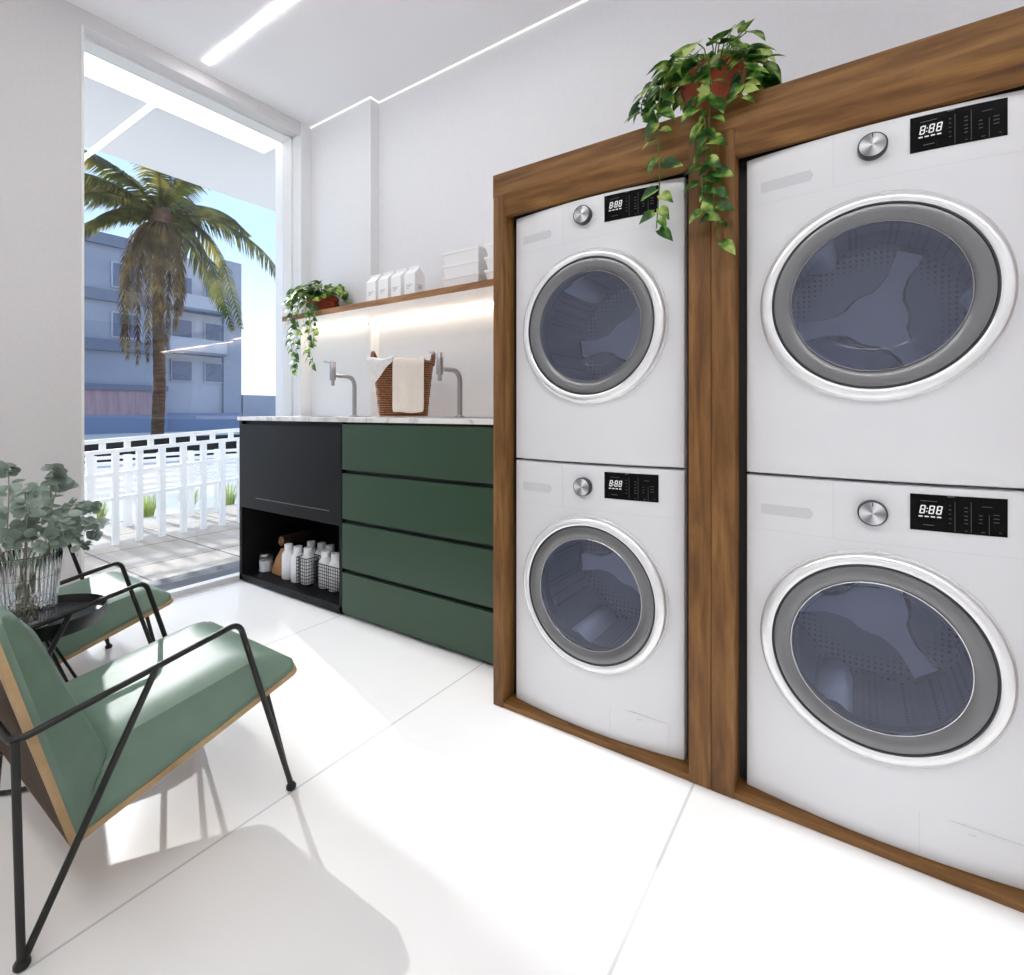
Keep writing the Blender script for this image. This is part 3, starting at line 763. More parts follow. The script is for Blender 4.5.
pothos('potted_pothos', 'small trailing pothos in red terracotta pot on the wall shelf by the window', (sx_, sy_, sz_), .098, .076, .115,
       [[(sx_ - .05, sy_ + .03, 1.82), (2.03, 3.01, 1.86), (1.99, 3.03, 1.76), (1.985, 3.05, 1.62), (1.985, 3.03, 1.50), (1.985, 3.06, 1.42), (1.985, 3.07, 1.34)],
        [(sx_ - .05, sy_ + .02, 1.82), (2.02, 2.95, 1.85), (1.985, 2.94, 1.74), (1.983, 2.93, 1.62), (1.985, 2.90, 1.52), (1.985, 2.91, 1.44), (1.985, 2.86, 1.37)],
        [(sx_ - .04, sy_ + .06, 1.82), (2.03, 3.08, 1.86), (1.99, 3.11, 1.76), (1.985, 3.09, 1.64), (1.985, 3.11, 1.54), (1.985, 3.09, 1.45)],
        [(sx_ - .05, sy_ + .0, 1.82), (2.02, 2.90, 1.84), (1.985, 2.87, 1.72), (1.985, 2.85, 1.60), (1.985, 2.87, 1.50)],
        [(sx_ - .04, sy_ + .06, 1.82), (2.06, 3.10, 1.89), (2.03, 3.17, 1.86), (2.03, 3.21, 1.80)]],
       95, .19, .12, 11, 1, .055)

# ------------------------------------------------------------------ in the niche
def bottle_mb(x, y, z):
    return MB().lathe([(.0005, 0), (.036, 0), (.040, .005), (.040, .135), (.036, .150), (.020, .166), (.0185, .172), (.0185, .176), (.0215, .177), (.0215, .206), (.019, .209), (.0005, .209)], (x, y, z), 'z', 28)
NZ = .0475
b0 = None
spots = [(1.826, 2.878, 'white bottle at the left front of the niche, beside the paper bag'),
         (1.826, 2.784, 'white bottle in the middle of the front row left of the wire baskets'),
         (1.831, 2.690, 'white bottle inside the small wire basket in the niche'),
         (1.945, 2.825, 'white bottle in the back row of the niche, behind the middle front bottle'),
         (1.955, 2.735, 'white bottle in the back row of the niche, second from the left'),
         (1.950, 2.645, 'white bottle behind the large wire basket'),
         (1.848, 2.545, 'white bottle inside the large wire basket, on its left'),
         (1.846, 2.452, 'white bottle inside the large wire basket, centre front'),
         (1.848, 2.360, 'white bottle inside the large wire basket, beside the green unit'),
         (1.945, 2.43, 'white bottle at the back of the large wire basket')]
for i, (x, y, lab) in enumerate(spots):
    zz = NZ + (.004 if i in (2, 6, 7, 8, 9) else 0)
    if b0 is None:
        b0 = thing('bottle', lab, 'bottle', (x, y, zz), 'white bottles in the niche')
        bb = MB().lathe([(.0005, 0), (.036, 0), (.040, .005), (.040, .140), (.0375, .153), (.028, .166), (.0235, .172), (.0225, .178), (.0005, .178)], (x, y, zz), 'z', 28).build('body', 'plast', b0)
        MB().lathe([(.0248, .177), (.0252, .178), (.0250, .206), (.022, .209), (.0005, .209)], (x, y, zz), 'z', 24).build('cap', 'plast', b0)
    else:
        dup(b0, Vector((x, y, zz)) - b0.location, lab)
def wire_basket(label, x0, x1, y0, y1, h):
    t = thing('wire_basket', label, 'basket', ((x0 + x1) / 2, (y0 + y1) / 2, NZ), 'dark wire baskets in the niche')
    w = MB(); r = .0017; z0, z1 = NZ + .0018, NZ + h
    nz = 8
    for k in range(nz + 1):
        z = z0 + (z1 - z0) * k / nz; w.tube([(x0, y0, z), (x1, y0, z), (x1, y1, z), (x0, y1, z)], r * (1.6 if k == nz else 1), 5, True)
    ny = max(3, round((y1 - y0) / .02)); nx = max(3, round((x1 - x0) / .02))
    for k in range(ny + 1):
        y = y0 + (y1 - y0) * k / ny; w.tube([(x0, y, z1), (x0, y, z0), (x1, y, z0), (x1, y, z1)], r, 5)
    for k in range(1, nx):
        x = x0 + (x1 - x0) * k / nx; w.tube([(x, y0, z1), (x, y0, z0), (x, y1, z0), (x, y1, z1)], r, 5)
    w.build('wire_mesh', 'wire', t)
wire_basket('large dark wire basket of bottles next to the green unit', 1.80, 1.995, 2.300, 2.592, .150)
wire_basket('small dark wire basket holding one bottle in the niche', 1.786, 1.880, 2.643, 2.737, .160)
# glass jar
jt = thing('glass_jar', 'small glass jar of white powder at the left end of the niche', 'jar', (1.83, 3.132, NZ))
MB().lathe([(.0005, .0), (.039, 0), (.042, .004), (.042, .085), (.037, .095), (.037, .104)], (1.83, 3.132, NZ), 'z', 32).build('glass', 'jar', jt)
MB().lathe([(.0005, .003), (.0395, .003), (.0395, .066), (.0005, .068)], (1.83, 3.132, NZ), 'z', 28).build('powder', 'plast', jt)
MB().lathe([(.0395, .098), (.0395, .112), (.037, .114), (.0005, .114)], (1.83, 3.132, NZ), 'z', 32).build('lid', 'steel', jt)
# kraft paper bag
bg = MB(); bx, by = 1.865, 3.005
secs = [(0, .045, .070), (.05, .045, .066), (.10, .032, .048), (.135, .014, .034), (.152, .008, .028)]
n = 20; rings = []
for f, hx, hy in secs:
    rings.append([(bx + hx * math.copysign(abs(math.cos(a)) ** .6, math.cos(a)) + .004 * math.sin(5 * a + f * 40), by + hy * math.copysign(abs(math.sin(a)) ** .6, math.sin(a)) - f * .12, NZ + f) for a in [2 * PI * i / n for i in range(n)]])
bg.add([p for r in rings for p in r], [(i * n + j, i * n + (j + 1) % n, (i + 1) * n + (j + 1) % n, (i + 1) * n + j) for i in range(len(rings) - 1) for j in range(n)] + [tuple(range(n))[::-1], tuple(range(n * (len(rings) - 1), n * len(rings)))])
tag(bg.build('paper_bag', 'kraft', loc=(bx, by, NZ), smooth=50), 'brown kraft paper bag with a pinched top, standing behind the glass jar', 'paper bag')
rl = thing('woven_roll', 'round brown woven roll lying end-on above the paper bag', 'woven roll', (2.0, 3.055, NZ + .155))
MB().lathe([(.022, 1.886), (.031, 1.886), (.033, 1.890), (.033, 2.09)], (0, 3.055, NZ + .188), 'x', 32, False, True).build('roll', 'bark', rl)
spi = [(1.885, 3.055 + (.004 + .0014 * a) * math.cos(a), NZ + .188 + (.004 + .0014 * a) * math.sin(a)) for a in [i * .35 for i in range(54)]]
MB().tube(spi, .0022, 6).build('spiral_end', 'kraft', rl)

# ------------------------------------------------------------------ lounge chairs
def cushion(A, B, y0, y1, T0, T1, nrm, joint, inset, endk, ns=30, nt=26, crown=.014, rise=False):
    """upholstered wedge over the panel from A to B (x,z); chamfered sides, mitred where it meets its partner"""
    A = Vector((A[0], 0, A[1])); B = Vector((B[0], 0, B[1])); d = B - A; L = d.length; d /= L; n = Vector((nrm[0], 0, nrm[1])).normalized()
    def S(k, N, cr):   # parameter with lines near the creases
        return k / N
    rows = []
    ss = sorted(set([0, .004, L] + [L * k / ns for k in range(ns + 1)] + [L - .006, L - .014]))
    W = y1 - y0; ts = sorted(set([0, .004, .012, W, W - .004, W - .012, inset, W - inset] + [W * k / nt for k in range(nt + 1)]))
    for s in ss:
        row = []
        T = T0 + (T1 - T0) * s / L
        for t in ts:
            e = min(t, W - t)
            side = .012 + (T - .012) * min(1, e / inset)
            jn = s * math.tan(math.radians(joint)) + .002
            ex = L - s
            end = T * (1 - (1 - min(1, ex / (endk))) ** 2.2 * .72)
            h = min(side, jn, end)
            q_ = max(0, min(e, s, ex) - inset * .98); h += crown * (s / L if rise else 1) * (1 - (1 - min(1, q_ / .08)) ** 2)
            if min(ex, e) <= 1e-6: h = min(h, .012)
            # the front corners are rounded in plan
            rc = .035; cs = 0
            xs_, ys_ = max(0, rc - ex), max(0, rc - e)
            sh = 0
            if xs_ and ys_:
                q = math.hypot(xs_, ys_)
                if q > rc: sh = q - rc
            yy = t; s2 = s
            if sh:
                s2 = s - xs_ / q * sh; yy = t + (ys_ / q * sh if t < W / 2 else -ys_ / q * sh)
            p = A + d * s2 + n * h; row.append((p.x, y0 + yy, p.z))
        rows.append(row)
    m = MB().grid(rows); nc = len(ts)
    edge = [rows[0][j] for j in range(nc)] + [rows[i][-1] for i in range(1, len(rows))] + [rows[-1][j] for j in range(nc - 2, -1, -1)] + [rows[i][0] for i in range(len(rows) - 2, 0, -1)]
    bot = []
    for p in edge:
        v = Vector((p[0], 0, p[2])) - A; h = v.dot(n); q = Vector(p) - n * h; bot.append(q)
    k = len(edge); m.add(edge + bot, [(i, (i + 1) % k, k + (i + 1) % k, k + i) for i in range(k)] + [tuple(range(k, 2 * k))])
    return m
def lounge(label):
    y0, y1 = 1.352, 1.862
    Yn, Yf = 1.322, 1.888
    t = thing('lounge_chair', label, 'armchair', (.58, 1.605, 0), 'green lounge chairs')
    A = (.378, .170); B = (.893, .3185); Cb = (.250, .668)
    ds = Vector((B[0] - A[0], 0, B[1] - A[1])).normalized(); ns_ = (-ds.z, ds.x)
    db = Vector((Cb[0] - A[0], 0, Cb[1] - A[1])).normalized(); nb = (db.z, -db.x)
    seat = cushion(A, B, y0 + .004, y1 - .004, .128, .060, ns_, 44, .050, .085).build('seat', 'leather', t, smooth=32)
    back = cushion(A, Cb, y0 + .004, y1 - .004, .112, .036, nb, 44, .050, .045, crown=.020, rise=True).build('backrest', 'leather', t, smooth=32)
    th = .014
    # veneered shell: seat pan and back panel, each a thin board
    def board(P, Q, n, nm, mat, ext=0.):
        P = Vector((P[0], 0, P[1])); Q = Vector((Q[0], 0, Q[1])); nn = Vector((n[0], 0, n[1])).normalized(); d = (Q - P).normalized()
        P = P - d * ext; L = (Q - P).length; W = y1 - y0; rc = .030
        out = [(0, 0), (0, W)]
        for i in range(7):
            a = PI / 2 * i / 6; out.append((L - rc + rc * math.sin(a), W - rc + rc * math.cos(a)))
        for i in range(7):
            a = PI / 2 * i / 6; out.append((L - rc + rc * math.cos(a), rc - rc * math.sin(a)))
        vs = [P + d * s + Vector((0, y0 + w, 0)) for s, w in out]; k = len(vs)
        return MB().add(vs + [v - nn * th for v in vs], [tuple(range(k)), tuple(range(k, 2 * k))[::-1]] + [(i, (i + 1) % k, k + (i + 1) % k, k + i) for i in range(k)]).build(nm, mat, t, smooth=30)
    board(A, B, ns_, 'seat_board', 'oak', .012)
    bb = board(A, Cb, nb, 'back_board', 'oak', .012)
    # rear face of the back board, its shade painted as darker brown
    e = .0006
    P = Vector((A[0], 0, A[1])) - Vector((nb[0], 0, nb[1])) * (th + e) ; Q = Vector((Cb[0], 0, Cb[1])) - Vector((nb[0], 0, nb[1])) * (th + e)
    MB().add([P + Vector((0, y0 + .001, 0)), P + Vector((0, y1 - .001, 0)), Q + Vector((0, y1 - .05, 0)) - db * .004, Q + Vector((0, y0 + .05, 0)) - db * .004] +
             [P + Vector((0, y0 + .001, 0)) + Vector((nb[0], 0, nb[1])) * e, P + Vector((0, y1 - .001, 0)) + Vector((nb[0], 0, nb[1])) * e, Q + Vector((0, y1 - .05, 0)) - db * .004 + Vector((nb[0], 0, nb[1])) * e, Q + Vector((0, y0 + .05, 0)) - db * .004 + Vector((nb[0], 0, nb[1])) * e],
             [(0, 1, 2, 3), (7, 6, 5, 4), (0, 1, 5, 4), (1, 2, 6, 5), (2, 3, 7, 6), (3, 0, 4, 7)]).build('back_veneer', 'ply', bb, smooth=0)
    r = .0072
    # arm loop running behind the back
    arm = [(.846, Yn, .012), (.700, Yn, .517), (.272, Yn, .434), (.272, Yf, .434), (.700, Yf, .517), (.846, Yf, .012)]
    MB().tube(bend(arm, .028, 6), r, 10).build('arm_frame', 'rod', t)
    for yy, s in ((Yn, 1), (Yf, -1)):
        MB().tube([(.276, yy, .436), (.285, yy, .012)], r, 10).build('rear_leg', 'rod', t)
        MB().tube([(.288, yy, .012), (.512, yy, .478)], r, 10).build('diagonal_brace', 'rod', t)
        MB().tube([(.844, yy, .012), (.800, yy + s * .045, .276)], r * .9, 10).build('front_brace', 'rod', t)
        for x in (.846, .286):
            MB().lathe([(.0005, 0), (.011, 0), (.0135, .004), (.0135, .010), (.009, .017), (.0005, .018)], (x, yy, 0), 'z', 16).build('foot_pad', 'rod', t)
    MB().tube([(.800, Yn + .045, .276), (.800, Yf - .045, .276)], r * .9, 10).build('seat_bar', 'rod', t)
    return t
ch = lounge('green leather lounge chair with black rod arms, nearest the camera')
dup(ch, (.045, .900, 0), 'green leather lounge chair with black rod arms, beyond the side table near the window')

# side table, vase, eucalyptus
tx, ty = .488, 2.058
tt = thing('side_table', 'small round black tray table between the two green chairs', 'side table', (tx, ty, 0))
MB().lathe([(.0005, .408), (.148, .408), (.153, .414), (.160, .452), (.157, .453), (.150, .430), (.0005, .428)], (tx, ty, 0), 'z', 64).build('tabletop', 'tray', tt)
def ringp(r, z, n=48): return [(tx + r * math.cos(2 * PI * i / n), ty + r * math.sin(2 * PI * i / n), z) for i in range(n)]
MB().tube(ringp(.145, .008), .0065, 8, True).build('base_ring', 'rod', tt)
MB().tube(ringp(.030, .404), .0055, 8, True).build('top_ring', 'rod', tt)
MB().tube(ringp(.134, .11), .0045, 8, True).build('lower_ring', 'rod', tt)
for i in range(12):
    a = 2 * PI * (i + .3) / 12
    MB().tube([(tx + .145 * math.cos(a), ty + .145 * math.sin(a), .008), (tx + .134 * math.cos(a), ty + .134 * math.sin(a), .11), (tx - .02 + .022 * math.cos(a), ty + .022 * math.sin(a), .405)], .004, 6).build('leg', 'rod', tt)
vx, vy, vz = .448, 2.028, .4295
vt = thing('glass_vase', 'ribbed clear glass vase on the black side table', 'vase', (vx, vy, vz))
rib = lambda a: 1 + .030 * math.cos(38 * a)
MB().lathe([(.0005, .0), (.056, 0), (.062, .006), (.065, .03), (.068, .08), (.070, .082), (.075, .15), (.080, .215), (.078, .216), (.073, .15), (.067, .083), (.063, .03), (.057, .012), (.0005, .010)], (vx, vy, vz), 'z', 228, rf=rib).build('glass_body', 'vase', vt, smooth=70)
for z, r in ((.082, .0705), (.15, .0765), (.213, .0805)):
    MB().tube([(vx + r * math.cos(2 * PI * i / 48), vy + r * math.sin(2 * PI * i / 48), vz + z) for i in range(48)], .0018, 6, True).build('glass_ring', 'vase', vt)

def eucalyptus():
    R = random.Random(21)
    t = thing('eucalyptus_bunch', 'grey-green eucalyptus branches in the ribbed glass vase', 'plant', (vx, vy, vz + .02))
    ends = [(.34, 2.00, .76), (.36, 2.14, .86), (.43, 1.94, .80), (.42, 2.08, .90), (.50, 2.02, .88), (.54, 2.08, .84), (.56, 2.00, .78), (.60, 2.05, .76), (.58, 1.97, .70), (.54, 1.94, .67), (.38, 1.93, .72), (.46, 1.90, .70), (.62, 2.09, .70), (.50, 2.14, .80), (.34, 2.07, .74), (.31, 2.10, .82), (.52, 1.93, .75), (.44, 2.00, .84)]
    for k, e in enumerate(ends):
        a = R.uniform(0, 2 * PI); b = Vector((vx + .04 * math.cos(a), vy + .04 * math.sin(a), vz + .02))
        e = Vector(e); o = Vector((e.x - vx, e.y - vy, 0)); neck = Vector((vx, vy, vz + .225)) + o.normalized() * .055
        mid = (neck + e) / 2 + Vector((0, 0, .03)) ; tip = e + Vector((o.x * .12, o.y * .12, -.015))
        pts = bez([b, neck, mid, e, tip], 24)
        s = MB().tube(pts, [.0024 - .0015 * i / 24 for i in range(25)], 6).build('branch', 'eucstem', t)
        l = MB()
        for i in range(9, 25):
            for sd in (-1, 1):
                if R.random() < .28: continue
                tg = (pts[min(i + 1, 24)] - pts[i - 1]).normalized(); side = tg.cross(Vector((R.uniform(-.5, .5), R.uniform(-.5, .5), 1))).normalized() * sd
                d = side + tg * R.uniform(.1, .7) + Vector((0, 0, R.uniform(-.3, .4))); sz = R.uniform(.026, .042) * (1.05 - .3 * (i - 9) / 15)
                leaf(l, pts[i] + d.normalized() * .006, d, Vector((R.uniform(-1, .5), R.uniform(-1.2, .3), R.uniform(.1, 1))), sz, sz * .92, .12, .2, False)
        l.build('leaves', 'euc', s, smooth=80, recalc=False)
eucalyptus()

# ------------------------------------------------------------------ balcony
struct('floor_balcony', MB().box(-3.0, 3.63, -.14, 9.0, 5.95, -.004), 'paver', smooth=0)
struct('ceiling_balcony', MB().box(-3.0, YW + .2, OZ, 9.0, 4.80, OZ + .15), 'whitem', smooth=0)
bl = thing('soffit_glow_band', 'bright soffit over the outside of the window, with added glow', 'ceiling light', (1.57, 3.65, OZ))
MB().box(.7, GY + .02, OZ - .004, OX1 + .001, 3.78, OZ - .001).build('diffuser', 'soffit_glow', bl, smooth=0)  # bright window-head soffit; its glow is added emission

def railing():
    t = thing('balcony_railing', 'white balcony railing with square posts, just outside the window', 'railing', (2.0, 4.92, 0))
    Y = 4.92
    def top(x): return .842 + (x - 1.42) * .0535
    def rail(dz, h, nm):
        xs0, xs1 = .3, 4.6
        MB().add([(x, y, top(x) - dz - (h if k else 0)) for k in (0, 1) for x in (xs0, xs1) for y in (Y - .02, Y + .02)], [(0, 1, 3, 2), (4, 6, 7, 5), (0, 2, 6, 4), (1, 5, 7, 3), (0, 4, 5, 1), (2, 3, 7, 6)]).build(nm, 'fence', t, smooth=0)
    rail(0, .034, 'top_rail'); rail(.088, .030, 'second_rail'); rail(.27, .03, 'middle_rail'); rail(.47, .028, 'lower_rail')
    for k in range(-4, 12):
        x = 1.616 + .166 * k
        if .3 < x < 4.6:
            MB().box(x - .021, Y - .021, -.002, x + .021, Y + .021, top(x) - .09).build('post', 'fence', t, smooth=0)
            xx = x + .083; MB().box(xx - .020, Y - .006, top(xx) - .095, xx + .020, Y + .018, top(xx) - .02).build('spacer', 'fence', t, smooth=0)
railing()
def slat_fence():
    t = thing('slat_fence', 'pale slatted fence standing behind the white balcony railing', 'fence', (2.6, 5.62, 0))
    Y = 5.64
    for k in range(20):
        x = .6 + .27 * k; MB().box(x - .026, Y - .03, -.002, x + .026, Y + .03, .665).build('post', 'fence', t, smooth=0)
    for z in (.30, .355, .41, .465, .52, .575, .63):
        MB().box(.5, Y - .012, z, 5.8, Y + .012, z + .030).build('slat', 'fence', t, smooth=0)
slat_fence()
def grass_clump(x, y, label, seed, first=None):
    if first: return dup(first, (x - first.location.x, y - first.location.y, 0), label, seed)
    R = random.Random(seed); m = MB()
    for i in range(80):
        a = R.uniform(0, 2 * PI); l = R.uniform(.24, .50); sp = R.uniform(.05, .17); w = .006
        p = Vector((x + .05 * math.cos(a), y + .05 * math.sin(a), -.06)); d = Vector((math.cos(a), math.sin(a), 0)); s = Vector((-d.y, d.x, 0)) * w
        rows = []
        for k in range(5):
            f = k / 4; c = p + d * sp * f ** 1.6 + Vector((0, 0, l * (f - .38 * f ** 3))); rows.append([c - s * (1 - f * .9), c + s * (1 - f * .9)])
        m.grid(rows)
    return tag(m.build('grass_clump', 'grass', loc=(x, y, -.06), smooth=80, recalc=False), label, 'plant', 'grass clumps behind the fence')
GRASS = ['leftmost grass clump behind the slatted fence, by the eucalyptus', 'second grass clump from the left behind the slatted fence', 'third grass clump from the left behind the slatted fence',
         'middle grass clump of the row behind the slatted fence', 'third grass clump from the right behind the slatted fence', 'second grass clump from the right behind the slatted fence', 'rightmost grass clump behind the slatted fence, nearest the black base unit']
g0 = grass_clump(1.48, 6.2, GRASS[0], 3)
for i in range(1, 7): grass_clump(1.48 + .42 * i, 6.2 + .05 * (i % 2), GRASS[i], 1.1 * i, g0)
struct('floor_garden', MB().box(-12, 5.95, -.3, 40, 60, -.06), 'ground', smooth=0)
tag(MB().box(-2, 14, -.06, 16, 14.3, .44, .02).build('garden_wall', 'darkw', loc=(5, 14.1, -.06), smooth=0), 'dark low garden wall beyond the slatted fence', 'wall')

# ------------------------------------------------------------------ palm tree
def palm():
    PX, PY = 8.6, 22.0
    t = thing('palm_tree', 'tall coconut palm with drooping fronds outside the window', 'palm tree', (PX, PY, -.06))
    tr = MB().tube(bez([(PX - .05, PY, -.06), (PX + .02, PY, 2.4), (PX - .02, PY, 5.0), (PX + .05, PY, 8.3)], 30), [.205 - .035 * i / 30 + (.012 if i % 2 else 0) for i in range(31)], 16); tr.build('trunk', 'trunk', t)
    c = Vector((PX + .05, PY, 8.4)); R = random.Random(4)
    MB().lathe([(.18, -1.0), (.34, -.5), (.42, 0), (.30, .4), (.0005, .6)], tuple(c), 'z', 20).build('crown_shaft', 'trunk', t)
    # control points relative to the crown (dx, dy, dz); leaflet length
    F = [  # living fronds
        ([(0, 0, .1), (1.5, -.6, .35), (3.2, -.9, -.25), (4.75, -1., -1.75)], .95, 1),
        ([(0, 0, .2), (1.2, .6, .95), (2.3, 1.0, 1.35), (3.3, 1.3, 1.15)], .8, 1),
        ([(0, 0, .1), (1.3, .2, .25), (2.4, .3, -.9), (3.25, .3, -3.6)], .85, 1),
        ([(0, 0, 0), (.8, -.6, -.35), (1.5, -.8, -1.6), (2.3, -.8, -3.9)], .8, 1),
        ([(0, 0, .2), (.7, 1.2, 1.2), (1.5, 2.0, 1.9), (2.5, 2.6, 1.9)], .8, 1),
        ([(0, 0, .2), (.2, -1.2, 1.1), (.4, -2.2, 1.7), (.8, -3.2, 1.8)], .9, 1),
        ([(0, 0, .2), (-.5, -1.2, 1.0), (-1.1, -2.2, 1.5), (-1.8, -3.2, 1.4)], .9, 1),
        ([(0, 0, .2), (-1.1, -.6, .9), (-2.3, -.8, 1.3), (-3.5, -.9, 1.2)], .9, 1),
        ([(0, 0, .2), (.6, .9, 1.1), (.9, 1.8, 1.7), (1.1, 2.8, 1.7)], .9, 1),
        ([(0, 0, .2), (-.7, .9, 1.0), (-1.6, 1.7, 1.5), (-2.6, 2.4, 1.4)], .9, 1),
        ([(0, 0, .2), (-1.2, .5, .8), (-2.4, .8, .9), (-3.6, 1., .4)], .9, 1),
        ([(0, 0, .1), (-1.3, -.3, .35), (-2.6, -.5, -.1), (-3.6, -.6, -1.2)], .95, 1),
        ([(0, 0, 0), (-1.2, .4, -.1), (-2.3, .7, -.9), (-3.1, .8, -2.3)], .8, 1),
        ([(0, 0, .2), (1.0, -.4, .75), (2.1, -.6, .75), (3.0, -.7, .2)], .8, 1),
        # hanging skirt of drooping old fronds
        ([(0, 0, -.1), (-0.75, -0.30, -.6), (-1.15, -0.40, -2.2), (-1.20, -0.40, -5.30)], 0.75, 0),
        ([(0, 0, -.1), (-0.60, -0.60, -.6), (-0.95, -0.70, -2.2), (-1.00, -0.70, -5.50)], 0.75, 0),
        ([(0, 0, -.1), (-0.45, -0.80, -.6), (-0.70, -0.90, -2.2), (-0.75, -0.90, -5.40)], 0.70, 0),
        ([(0, 0, -.1), (-0.25, -0.90, -.6), (-0.40, -1.00, -2.2), (-0.50, -1.00, -5.20)], 0.70, 0),
        ([(0, 0, -.1), (-0.05, -0.90, -.6), (-0.12, -1.00, -2.2), (-0.20, -1.00, -4.80)], 0.65, 0),
        ([(0, 0, -.1), (0.15, -0.80, -.6), (0.20, -0.90, -2.2), (0.15, -0.90, -4.20)], 0.60, 0),
        ([(0, 0, -.1), (0.35, -0.60, -.6), (0.45, -0.70, -2.2), (0.40, -0.70, -3.60)], 0.55, 0),
        ([(0, 0, -.1), (-0.70, 0.20, -.6), (-1.05, 0.30, -2.2), (-1.10, 0.30, -5.00)], 0.70, 0),
        ([(0, 0, .1), (-1.0, .1, .1), (-1.9, .1, -.5), (-2.7, .1, -1.7)], .95, 1), ([(0, 0, .2), (-1.2, -.1, .65), (-2.6, -.2, .75), (-3.7, -.2, .1)], 1., 1), ([(0, 0, 0), (.9, .4, -.1), (1.8, .6, -1.2), (2.7, .6, -3.0)], .85, 1)]
    for pts, ll, live in F:
        p = bez([c + Vector(q) for q in pts], 48); fr = MB().tube(p, [.05 * (1 - .85 * i / 48) for i in range(49)], 6)
        fo = fr.build('frond_stalk', 'palmd' if not live else 'palmg', t)
        l = MB()
        for i in range(4, 49):
            tg = (p[min(i + 1, 48)] - p[i - 1]).normalized(); f = i / 48
            up = Vector((0, 0, 1)) if abs(tg.z) < .9 else Vector((0, -1, .2))
            s = tg.cross(up)
            if s.length < .2: s = Vector((1, 0, 0))
            s.normalize(); s0 = s
            for sd in (-1, 1):
                for off in (0, .33, .66):
                    L = ll * (math.sin(PI * min(1, .12 + .85 * f)) ** .6) * R.uniform(.8, 1.1)
                    q = p[i] + tg * off * .09
                    if not live: s = (Matrix.Rotation(R.uniform(-1.4, 1.4), 3, tg) @ s0) * .8
                    d = (s * sd * R.uniform(.75, 1.) + tg * R.uniform(.4, .8) + Vector((0, 0, -.25 if live else -.75))).normalized()
                    w = tg * (.030 if live else .045)
                    e1 = q + d * L * .5 + Vector((0, 0, -.10 * L)); e2 = q + d * L * .86 + Vector((0, 0, -.45 * L))
                    l.add([q - w, q + w, e1 + w * .9, e1 - w * .9, e2], [(0, 1, 2, 3), (3, 2, 4)])
        l.build('leaflets', 'palmg' if live else 'palmd', fo, smooth=80, recalc=False)
palm()

# ------------------------------------------------------------------ buildings behind
def building():
    t = thing('apartment_building', 'blue-grey apartment block with balconies behind the palm', 'building', (10, 36, -.06))
    MB().box(-2, 32, -.06, 12.9, 40, 10.2).build('wall', 'bldg', t, smooth=0)
    MB().box(12.9, 32.6, -.06, 17.0, 40, 10.1).build('wing', 'bldgl', t, smooth=0)
    MB().box(16.2, 32.4, -.06, 17.3, 40, 10.45).build('stair_tower', 'bldg', t, smooth=0)
    for z in (9.6, 6.75, 4.2):
        MB().box(-2, 31.75, z, 12.9, 32.1, z + .58).build('slab_band', 'bldgd', t, smooth=0)
    MB().box(-2, 31.8, 2.2, 12.9, 32.1, 2.5).build('slab_band', 'bldgd', t, smooth=0)
    MB().box(-2, 31.9, .9, 12.3, 32.1, 2.2).build('ground_wall', 'bldgp', t, smooth=0)
    MB().box(-2, 31.85, -.06, 12.9, 32.12, .9).build('blue_base', 'bluew', t, smooth=0)
    MB().box(12.95, 32.3, -.06, 17.3, 32.62, 1.0).build('blue_base', 'bluew', t, smooth=0)
    for z in (2.9, 5.3, 7.8):
        for x in (13.4, 15.2):
            f = MB().box(x - .08, 32.5, z - .08, x + 1.08, 32.62, z + 1.18).build('window', 'bframe', t, smooth=0)
            MB().box(x, 32.46, z, x + 1., 32.52, z + 1.1).build('pane', 'bwin', f, smooth=0)
    for z in (4.55, 7.05):
        MB().box(12.92, 31.6, z - .15, 16.0, 32.62, z).build('balcony_slab', 'bldgd', t, smooth=0)
        MB().box(12.92, 31.6, z, 16.0, 31.72, z + .75).build('balcony_front', 'bldgl', t, smooth=0)
    for x in (1.5, 4.6, 7.6, 10.4):
        for z in (5.0, 7.6):
            f = MB().box(x - .08, 31.93, z - .08, x + 1.28, 32.02, z + 1.28).build('window', 'bframe', t, smooth=0)
            MB().box(x, 31.90, z, x + 1.2, 31.94, z + 1.2).build('pane', 'bwin', f, smooth=0)
building()
tag(MB().box(17.35, 32.3, -.06, 24, 32.7, 2.15).build('boundary_wall', 'bldg', loc=(20, 32.5, -.06), smooth=0), 'blue-grey boundary wall right of the apartment block', 'wall')

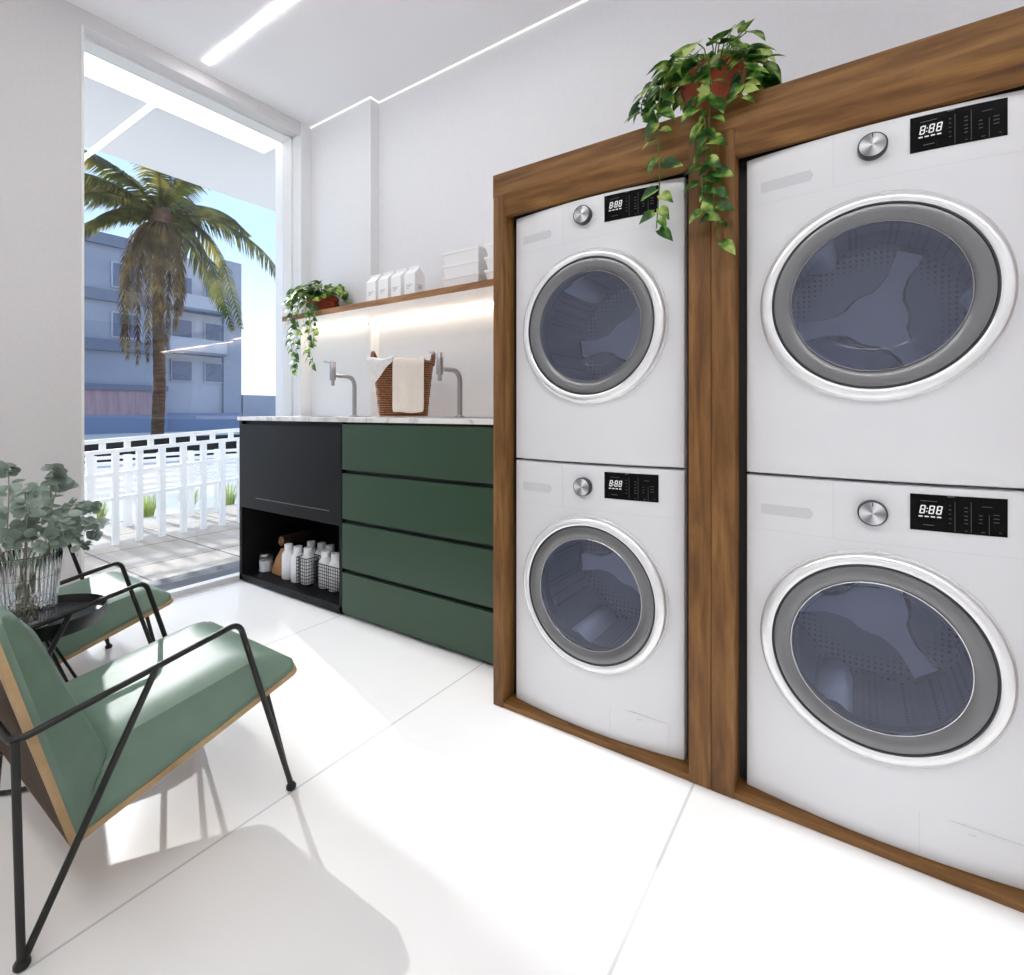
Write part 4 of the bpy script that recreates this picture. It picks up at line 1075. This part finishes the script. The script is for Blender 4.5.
# ------------------------------------------------------------------ light
def sun(name, az, el, strength, angle, color):
    l = bpy.data.lights.new(name, 'SUN'); l.energy = strength; l.angle = math.radians(angle); l.color = color
    o = bpy.data.objects.new(name, l); COL.objects.link(o)
    d = Vector((az, 1, 0)).normalized() * math.cos(math.radians(el)) + Vector((0, 0, math.sin(math.radians(el))))
    o.rotation_euler = d.to_track_quat('Z', 'Y').to_euler(); o.location = (d * 30); return o
sun('sun', .262, 26.5, 1.6, .35, (1, .97, .93))
sun('added_sky_glow', .015, 27, 3.0, 4., (1, .98, .96))  # second soft sun, added to stand in for sky glow

w = bpy.data.worlds.new('World'); SC.world = w; w.use_nodes = True
N = w.node_tree.nodes; L = w.node_tree.links
bgn = N['Background']
tc = N.new('ShaderNodeTexCoord'); sp = N.new('ShaderNodeSeparateXYZ'); L.new(tc.outputs['Generated'], sp.inputs[0])
r = ramp(N, [(0., (246, 248, 251)), (.10, (228, 238, 251)), (.28, (180, 208, 243)), (.75, (164, 192, 230))])
L.new(sp.outputs['Z'], r.inputs['Fac']); L.new(r.outputs['Color'], bgn.inputs['Color']); bgn.inputs['Strength'].default_value = 1.2

# ------------------------------------------------------------------ camera
cam = bpy.data.cameras.new('camera'); co = bpy.data.objects.new('camera', cam); COL.objects.link(co)
cam.sensor_width = 36; cam.lens = 18; cam.sensor_fit = 'HORIZONTAL'; cam.clip_start = .02; cam.clip_end = 300
cam.shift_y = -(487.5 - 412) / 1024
TH = math.radians(34.05)
f = Vector((math.cos(TH), math.sin(TH), 0)); rgt = Vector((math.sin(TH), -math.cos(TH), 0))
co.matrix_world = Matrix(((rgt.x, 0, -f.x, 0), (rgt.y, 0, -f.y, 0), (rgt.z, 1, -f.z, 1.06), (0, 0, 0, 1)))
SC.camera = co
vs = SC.view_settings
vs.view_transform = 'Standard'; vs.look = 'None'; vs.gamma = 1; vs.use_curve_mapping = False; vs.exposure = .62
SC.cycles.use_denoising = True
SC.cycles.max_bounces = 12; SC.cycles.diffuse_bounces = 6; SC.cycles.transparent_max_bounces = 24; SC.cycles.glossy_bounces = 5
SC.cycles.sample_clamp_indirect = 8
